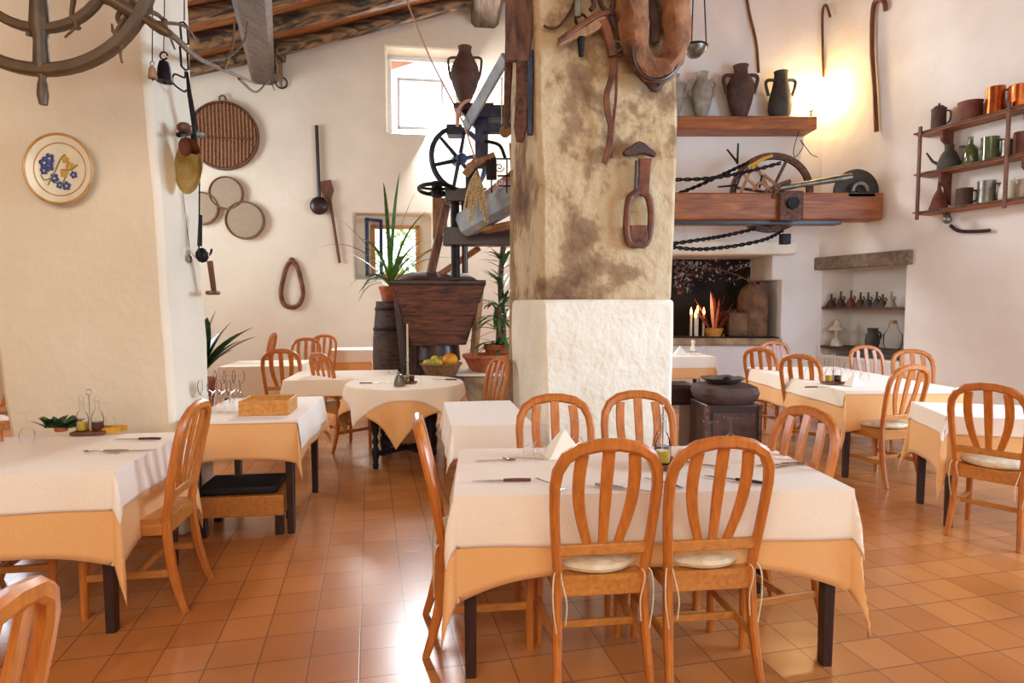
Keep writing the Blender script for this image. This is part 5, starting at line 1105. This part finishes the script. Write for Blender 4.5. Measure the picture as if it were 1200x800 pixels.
# ------------------------------------------------------------------ in the fireplace
zh = f_open[2]+.045
def fp(px, py, Y): return at(px, py, Y)
t = thing('bread_oven', 'round-topped brown stone oven pier at the right of the fireplace', 'oven', (fp(884, 390, 9.75).x, 9.85, zh)); s = 9.8/F; b = MB(); h_ = at(893, 331, 9.8).z-zh
b.lathe([(.23, 0), (.24, h_*.5), (.23, h_*.72), (.18, h_*.88), (.1, h_*.97), (.001, h_)], 24); b.build('dome', M['brickish'], t); b = MB(); b.box((-.3, -.16, h_*.22), (.3, .16, h_*.44)); b.build('block', M['brickish'], t, bevel=.03)
t = thing('log_pile', 'stack of grey split logs at the back of the hearth', 'logs', (fp(868, 385, 9.8).x, 9.9, zh)); 
for k, (dx, dz, a) in enumerate(((-.1, .07, .1), (.12, .07, -.1), (0, .2, .2), (.1, .3, -.3), (-.12, .32, .35))): b = MB(); b.tube([(dx-.3*math.cos(a), -.05, dz-.1*a), (dx+.3*math.cos(a), .02, dz+.3*a)], .065, 9); b.build('log', M['old_wood'], t)
t = thing('dried_bouquet', 'basket of dried orange grasses standing on the hearth', 'bouquet', (fp(838, 392, 9.62).x, 9.7, zh)); b = MB(); b.lathe([(.11, 0), (.15, .13), (.14, .13), (.001, .11)], 20); b.build('basket', M['knot'], t)
random.seed(11)
for k in range(26):
    a = random.uniform(-1, 1); b = MB(); d = Vector((a*.75, random.uniform(-.2, .2), 1)); b.leaf((a*.07, random.uniform(-.04, .04), .1), d, random.uniform(.35, .62), .055, .1, 5); b.build('stalk', M[random.choice(['ember', 'ember', 'pink_cord', 'flower_red'])], t)
t = thing('candle_group', 'small burning flames at the left of the hearth', 'flames', (fp(818, 390, 9.7).x, 9.75, zh))
for dx, dz in ((-.1, .33), (.0, .36), (.1, .33), (-.03, .28)):
    b = MB(); b.tube([(dx, 0, 0), (dx, 0, dz)], .02, 8); b.build('candle', M['enamel'], t); b = MB(); b.lathe([(.001, dz), (.022, dz+.03), (.018, dz+.07), (.001, dz+.13)], 10, Matrix.Translation((dx, 0, 0))); b.build('flame', M['flame'], t)
point('flame_light', (fp(818, 370, 9.6).x, 9.6, zh+.5), 3, (1, .5, .2), .05)
t = thing('hanging_dried_flowers', 'silvery dried flower garland hanging in the top of the fireplace opening', 'garland', at(830, 312, 9.62)); o0 = t.location.copy(); b = MB(); c2b = MB()
for k in range(420):
    x = 792+random.random()**1.5*95; y = 304+random.random()*(38 if x < 815 else 24)+(x-790)*.04; v = at(x, y, 9.6+random.random()*.25)-o0
    if random.random() < .42 or x < 812: (b if random.random() < .75 else c2b).leaf(v, (random.uniform(-1, 1), random.uniform(-1, 1), random.uniform(-1, 1)), .07, .03, .2, 3)
b.build('foliage', M['silver_leaf'], t); c2b.build('blossom', M['flower_red'], t); b = MB(); b.tube(spline([at(x, y, 9.7)-o0 for x, y in ((786, 303), (810, 312), (840, 315), (870, 325), (885, 335))], 4), .01, 6); b.build('string', M['twig'], t)
# ------------------------------------------------------------------ rack on the right wall
ra = wrot(rgt)
t = wallthing('plate_rack', 'three-tiered iron and wood rack of vessels on the right wall', 'rack', rgt, 1128, 195, .0)
RD = .26
def rl(px, py, d): return wl(rgt, t, px, py, d)
tiers = []
ls = [((1077, 157), (1240, 111)), ((1077, 205), (1240, 170)), ((1076, 250), (1240, 222))]
for (a_, c_) in ls:
    pa = rl(*a_, RD); pc = rl(*c_, RD); z = (pa.z+pc.z)/2 if 0 else pa.z
    tiers.append((pa.x, pc.x, pa.z)); b = MB(); b.box(((pa.x+pc.x)/2, -(RD/2), pa.z), (abs(pc.x-pa.x)+.1, RD-.02, .03)); b.build('shelf', M['red_wood'], t, bevel=.004); b = MB(); b.tube([(min(pa.x, pc.x)-.06, -RD-.01, pa.z+.01), (max(pa.x, pc.x)+.06, -RD-.01, pa.z+.01)], .012, 6); b.build('rail', M['pewter'], t)
print('tiers', tiers)
xl = rl(1078, 200, RD).x; xr = rl(1182, 170, RD).x
for x in (xl, xr): b = MB(); b.box((x, -RD-.02, (tiers[0][2]+tiers[2][2])/2), (.035, .03, tiers[0][2]-tiers[2][2]+.16)); b.build('post', M['brown_wood'], t, bevel=.004)
for x in (xl+(xr-xl)*.22, xr+.12):
    for k in (0, 1, 2):
        z = tiers[k][2]-.015; h = (tiers[0][2]-tiers[1][2])*.75; b = MB(); b.prism([(0, 0), (.2, 0), (.19, -h*.3), (.1, -h*.45), (.09, -h*.75), (0, -h)] if k < 2 else [(0, 0), (.1, 0), (.05, -.1), (0, -.12)], .03, Matrix.Translation((x, -.02, z)) @ Matrix.Rotation(D(-90), 4, 'Z')); b.build('bracket', M['clay_red'], t)
rk = t
def vessel(kind, label, px, tier, w_, h_, m, name, hnd=1, lid=None):
    # w_, h_ in photo pixels; stands on the rack
    x0 = wl(rgt, rk, px, ls[tier][0][1]+(px-1077)*(ls[tier][1][1]-ls[tier][0][1])/163-2, RD/2).x; base = rk.matrix_basis @ Vector((x0, -RD/2-.02, tiers[tier][2]+.016))
    s = base.y/F; v = thing(name, label, name.split('_')[-1], base, ra+D(10)); w = w_*s/2; h = h_*s
    P = {'mug': [(.9, 0), (1, .03), (.95, .5), (1, 1), (.93, 1), (.88, .5), (.85, .06), (.001, .06)],
         'pot': [(.9, 0), (1, .1), (1, .9), (1.06, 1), (.98, 1), (.93, .9), (.001, .1)],
         'bottle': [(.9, 0), (1, .05), (1, .5), (.85, .62), (.35, .75), (.3, .95), (.36, 1), (.001, 1)],
         'can': [(1, 0), (1.02, .05), (.98, .3), (.7, .62), (.4, .8), (.42, 1), (.3, 1), (.001, .98)],
         'jar': [(.8, 0), (1, .12), (.95, .6), (.7, .8), (.75, 1), (.65, 1), (.001, .9)],
         'cone': [(1, 0), (1, .03), (.55, .5), (.2, .72), (.16, 1), (.001, 1)]}[kind]
    b = MB(); b.lathe([(r*w, z*h) for r, z in P], 22); b.build('body', M[m], v)
    if hnd: b = MB(); b.tube(spline([(w*.9, 0, h*.85), (w*1.6, 0, h*.75), (w*1.55, 0, h*.35), (w*.95, 0, h*.2)], 4), w*.13, 7); b.build('handle', M[m], v)
    if hnd == 2: b = MB(); b.tube([(-w*.8, 0, h*.25), (-w*1.5, 0, h*.45), (-w*2.1, 0, h*.85)], [w*.2, w*.13, w*.08], 7); b.build('spout', M[m], v)
    if lid: b = MB(); b.lathe([(w*.9, h), (w*.6, h*1.12), (w*.15, h*1.16), (w*.15, h*1.25), (.001, h*1.27)], 18); b.build('lid', M[m], v)
    return v
vessel('pot', 'ornate brown lidded mug at the left end of the top rack shelf', 1101, 0, 15, 24, 'clay_dark', 'lidded_mug', 1, True)
vessel('pot', 'wide red-brown pot on the top rack shelf', 1138, 0, 24, 22, 'clay_red', 'brown_pot', 0)
vessel('mug', 'tall copper jug on the top rack shelf', 1167, 0, 19, 31, 'copper', 'copper_jug', 1)
vessel('pot', 'copper pot at the right end of the top rack shelf, cut by the picture edge', 1196, 0, 20, 26, 'copper', 'copper_pot', 0)
vessel('can', 'dark oil can with a long spout on the middle rack shelf', 1113, 1, 23, 28, 'clay_black', 'oil_can', 2)
vessel('bottle', 'green glass bottle with a pale label on the middle rack shelf', 1138, 1, 15, 32, 'green_glass', 'green_bottle', 0)
vessel('mug', 'dark green tankard on the middle rack shelf', 1161, 1, 18, 27, 'green_glass', 'green_tankard', 1)
vessel('mug', 'pewter mug on the middle rack shelf right of the tankard', 1181, 1, 11, 20, 'pewter', 'pewter_mug', 0)
vessel('mug', 'brown mug at the right end of the middle rack shelf', 1197, 1, 14, 26, 'clay_red', 'brown_mug', 1)
vessel('cone', 'red-brown cone-necked flask at the left of the lowest rack shelf', 1101, 2, 20, 34, 'clay_red', 'clay_flask', 0)
vessel('mug', 'small dark cup on the lowest rack shelf', 1131, 2, 17, 21, 'clay_dark', 'dark_cup', 1)
vessel('mug', 'grey-green pewter tankard on the lowest rack shelf', 1157, 2, 18, 26, 'pewter', 'pewter_tankard', 1)
vessel('jar', 'cream enamel jug on the lowest rack shelf', 1182, 2, 18, 26, 'enamel', 'cream_jug', 1)
vessel('jar', 'pale jar at the right end of the lowest rack shelf', 1200, 2, 14, 22, 'mesh_grey', 'pale_jar', 0)
t = thing('small_bell', 'small round bell hanging under the rack', 'bell', rgt.hit(1110, 251, .2)); b = MB(); b.ball((0, 0, -.06), .05, 12, (1, 1, 1.1)); b.build('bell_body', M['pewter'], t); b = MB(); b.tube([(0, 0, -.02), (0, 0, .03)], .005, 5); b.build('cord', M['iron'], t)
# ------------------------------------------------------------------ niche on the right wall
t = wallthing('niche_lintel', 'weathered timber lintel over the niche in the right wall', 'lintel', rgt, 1008, 305, .0)
b = MB(); a_ = wl(rgt, t, 949, 304, .05); c_ = wl(rgt, t, 1067, 295, .05); hh = .19; b.box(((a_.x+c_.x)/2, -.0, a_.z-hh/2+.02), (c_.x-a_.x, .14, hh)); b.build('beam', M['grey_wood'], t, bevel=.015)
nz_ = [rgt.sz(1000, 361)[1], rgt.sz(1000, 409)[1]]
for i, z in enumerate(nz_):
    L_ = nich[1]-nich[0]-.02; b = MB(); b.box((0, 0, 0), (L_, .42, .035)); o = b.build('niche_shelf', M['clay_dark']); o.location = rgt.pt((nich[0]+nich[1])/2, z, -.24); o.rotation_euler = (0, 0, ra); tag(o, ['upper thin dark shelf in the right wall niche', 'lower thin dark shelf in the right wall niche'][i], 'shelf')
pr = [(1, 0), (1, .05), (.5, .45), (.2, .6), (.16, .9), (.22, 1), (.001, 1)]
bx_ = [(974, 'dark'), (985, 'dark'), (997, 'red'), (1008, 'dark'), (1017, 'black'), (1027, 'black'), (1034, 'dark'), (1044, 'grey')]
word = ['first', 'second', 'third', 'fourth', 'fifth', 'sixth', 'seventh', 'eighth']
for i, (px, m) in enumerate(bx_):
    P0 = rgt.hit(px, 361, -.12); s = P0.y/F; t = thing('small_flask', 'small %s flask, %s from the left on the upper niche shelf' % ({'dark': 'brown', 'red': 'red-brown', 'black': 'black', 'grey': 'grey'}[m], word[i]), 'flask', (P0.x, P0.y, nz_[0]+.018)); r = 6.2*s; h = [15, 18, 19, 17, 17, 18, 15, 18][i]*s
    b = MB(); b.lathe([(q*r, z*h) for q, z in pr], 18); b.build('body', M['clay_'+m], t); b = MB(); b.tube(arc((r*.4, 0, h*.55), r*.35, -80, 90, 8), r*.12, 6); b.build('handle', M['clay_'+m], t)
P0 = rgt.hit(980, 405, -.15); s = P0.y/F; t = thing('oil_lamp', 'pale lamp with a wide shade on the lower niche shelf', 'lamp', (P0.x, P0.y, nz_[1]+.018)); b = MB(); b.lathe([(7*s, 0), (7*s, 3*s), (4*s, 8*s), (1.5*s, 10*s), (2*s, 19*s), (.001, 19*s)], 20); b.build('base', M['enamel'], t); b = MB(); b.lathe([(9*s, 18*s), (9.5*s, 19*s), (4*s, 24*s), (2*s, 30*s), (1.5*s, 30*s), (3.4*s, 23*s), (8*s, 18*s)], 20); b.build('shade', M['enamel'], t)
P0 = rgt.hit(1022, 407, -.15); s = P0.y/F; t = thing('dark_jug', 'squat dark green jug on the lower niche shelf', 'jug', (P0.x, P0.y, nz_[1]+.018)); b = MB(); b.lathe([(6*s, 0), (8*s, 8*s), (7*s, 16*s), (5*s, 19*s), (6*s, 24*s), (4.5*s, 24*s), (.001, 20*s)], 20); b.build('body', M['clay_black'], t); b = MB(); b.tube(arc((5*s, 0, 15*s), 5*s, -80, 90, 8), 1.2*s, 6); b.build('handle', M['clay_black'], t)
P0 = rgt.hit(1046, 407, -.15); s = P0.y/F; t = thing('glass_demijohn', 'round clear glass jar at the right of the lower niche shelf', 'jar', (P0.x, P0.y, nz_[1]+.018)); b = MB(); b.lathe([(6*s, 0), (10*s, 7*s), (10*s, 18*s), (5*s, 26*s), (4*s, 32*s)], 22, cap=False); b.build('body', M['glass'], t); b = MB(); b.lathe([(3.5*s, 31*s), (3.5*s, 35*s), (.001, 35*s)], 12); b.build('stopper', M['pale_wood'], t)
# ------------------------------------------------------------------ the dark stove and its bench
YS = 5.6
p = at(849, 450, YS); t = thing('dark_stove', 'dark square stove with a thick rounded rim behind the centre table', 'stove', (p.x, YS, 0), D(4)); s = YS/F
zt_ = at(849, 448, YS).z; zr = at(849, 470, YS).z
b = MB(); b.box((0, 0, zr/2), (62*s, .42, zr), taper=1.03); b.build('body', M['dark_wood'], t, bevel=.01)
b = MB(); prof = [(.75, 0), (.93, .25), (1, .6), (.93, .9), (.8, 1.0), (.001, 1.0)]
n_ = 36
rings = []
for r, z in prof: rings.append([(math.copysign(abs(math.cos(6.283*q/n_))**.5, math.cos(6.283*q/n_))*r*35*s, math.copysign(abs(math.sin(6.283*q/n_))**.5, math.sin(6.283*q/n_))*r*.25, zr-.01+z*(zt_-zr)) for q in range(n_)])
b._skin([[Vector(v) for v in r] for r in rings]); b.build('rim', M['clay_dark'], t)
b = MB(); b.box((0, -.215, zr*.5), (50*s, .012, zr*.75)); b.build('front_panel', M['clay_dark'], t, bevel=.004)
for sx in (-1, 1): b = MB(); b.box((sx*31*s, -.2, zr/2), (.03, .04, zr-.01)); b.build('corner_strip', M['rust'], t)
t = thing('metal_dish', 'crumpled grey metal dish lying on top of the dark stove', 'dish', (p.x-.02, YS, zt_+.002)); b = MB(); b.lathe([(.001, 0), (.13, .0), (.19, .04), (.2, .045), (.18, .04), (.12, .012), (.001, .01)], 28); b.v = [tuple(Vector(v)+Vector((0, 0, .012*noise.noise(Vector(v)*20)))) for v in b.v]; b.build('bowl', M['pewter'], t)
b = MB(); b.ball((.04, 0, .03), .035, 10, (1.2, 1, .7)); b.build('lump', M['iron'], t)
t = thing('dark_bench', 'low dark bench between the pillar and the dark stove', 'bench', (at(795, 455, 6.0).x, 6.1, 0), D(5)); s = 6/F; z1_ = at(795, 450, 6).z; b = MB(); b.box((0, 0, z1_-.1), (42*s, .35, .2)); b.build('seat', M['dark_wood'], t, bevel=.03)
for sx in (-1, 1): b = MB(); b.box((sx*15*s, 0, (z1_-.2)/2), (.06, .3, z1_-.2)); b.build('leg', M['dark_wood'], t)
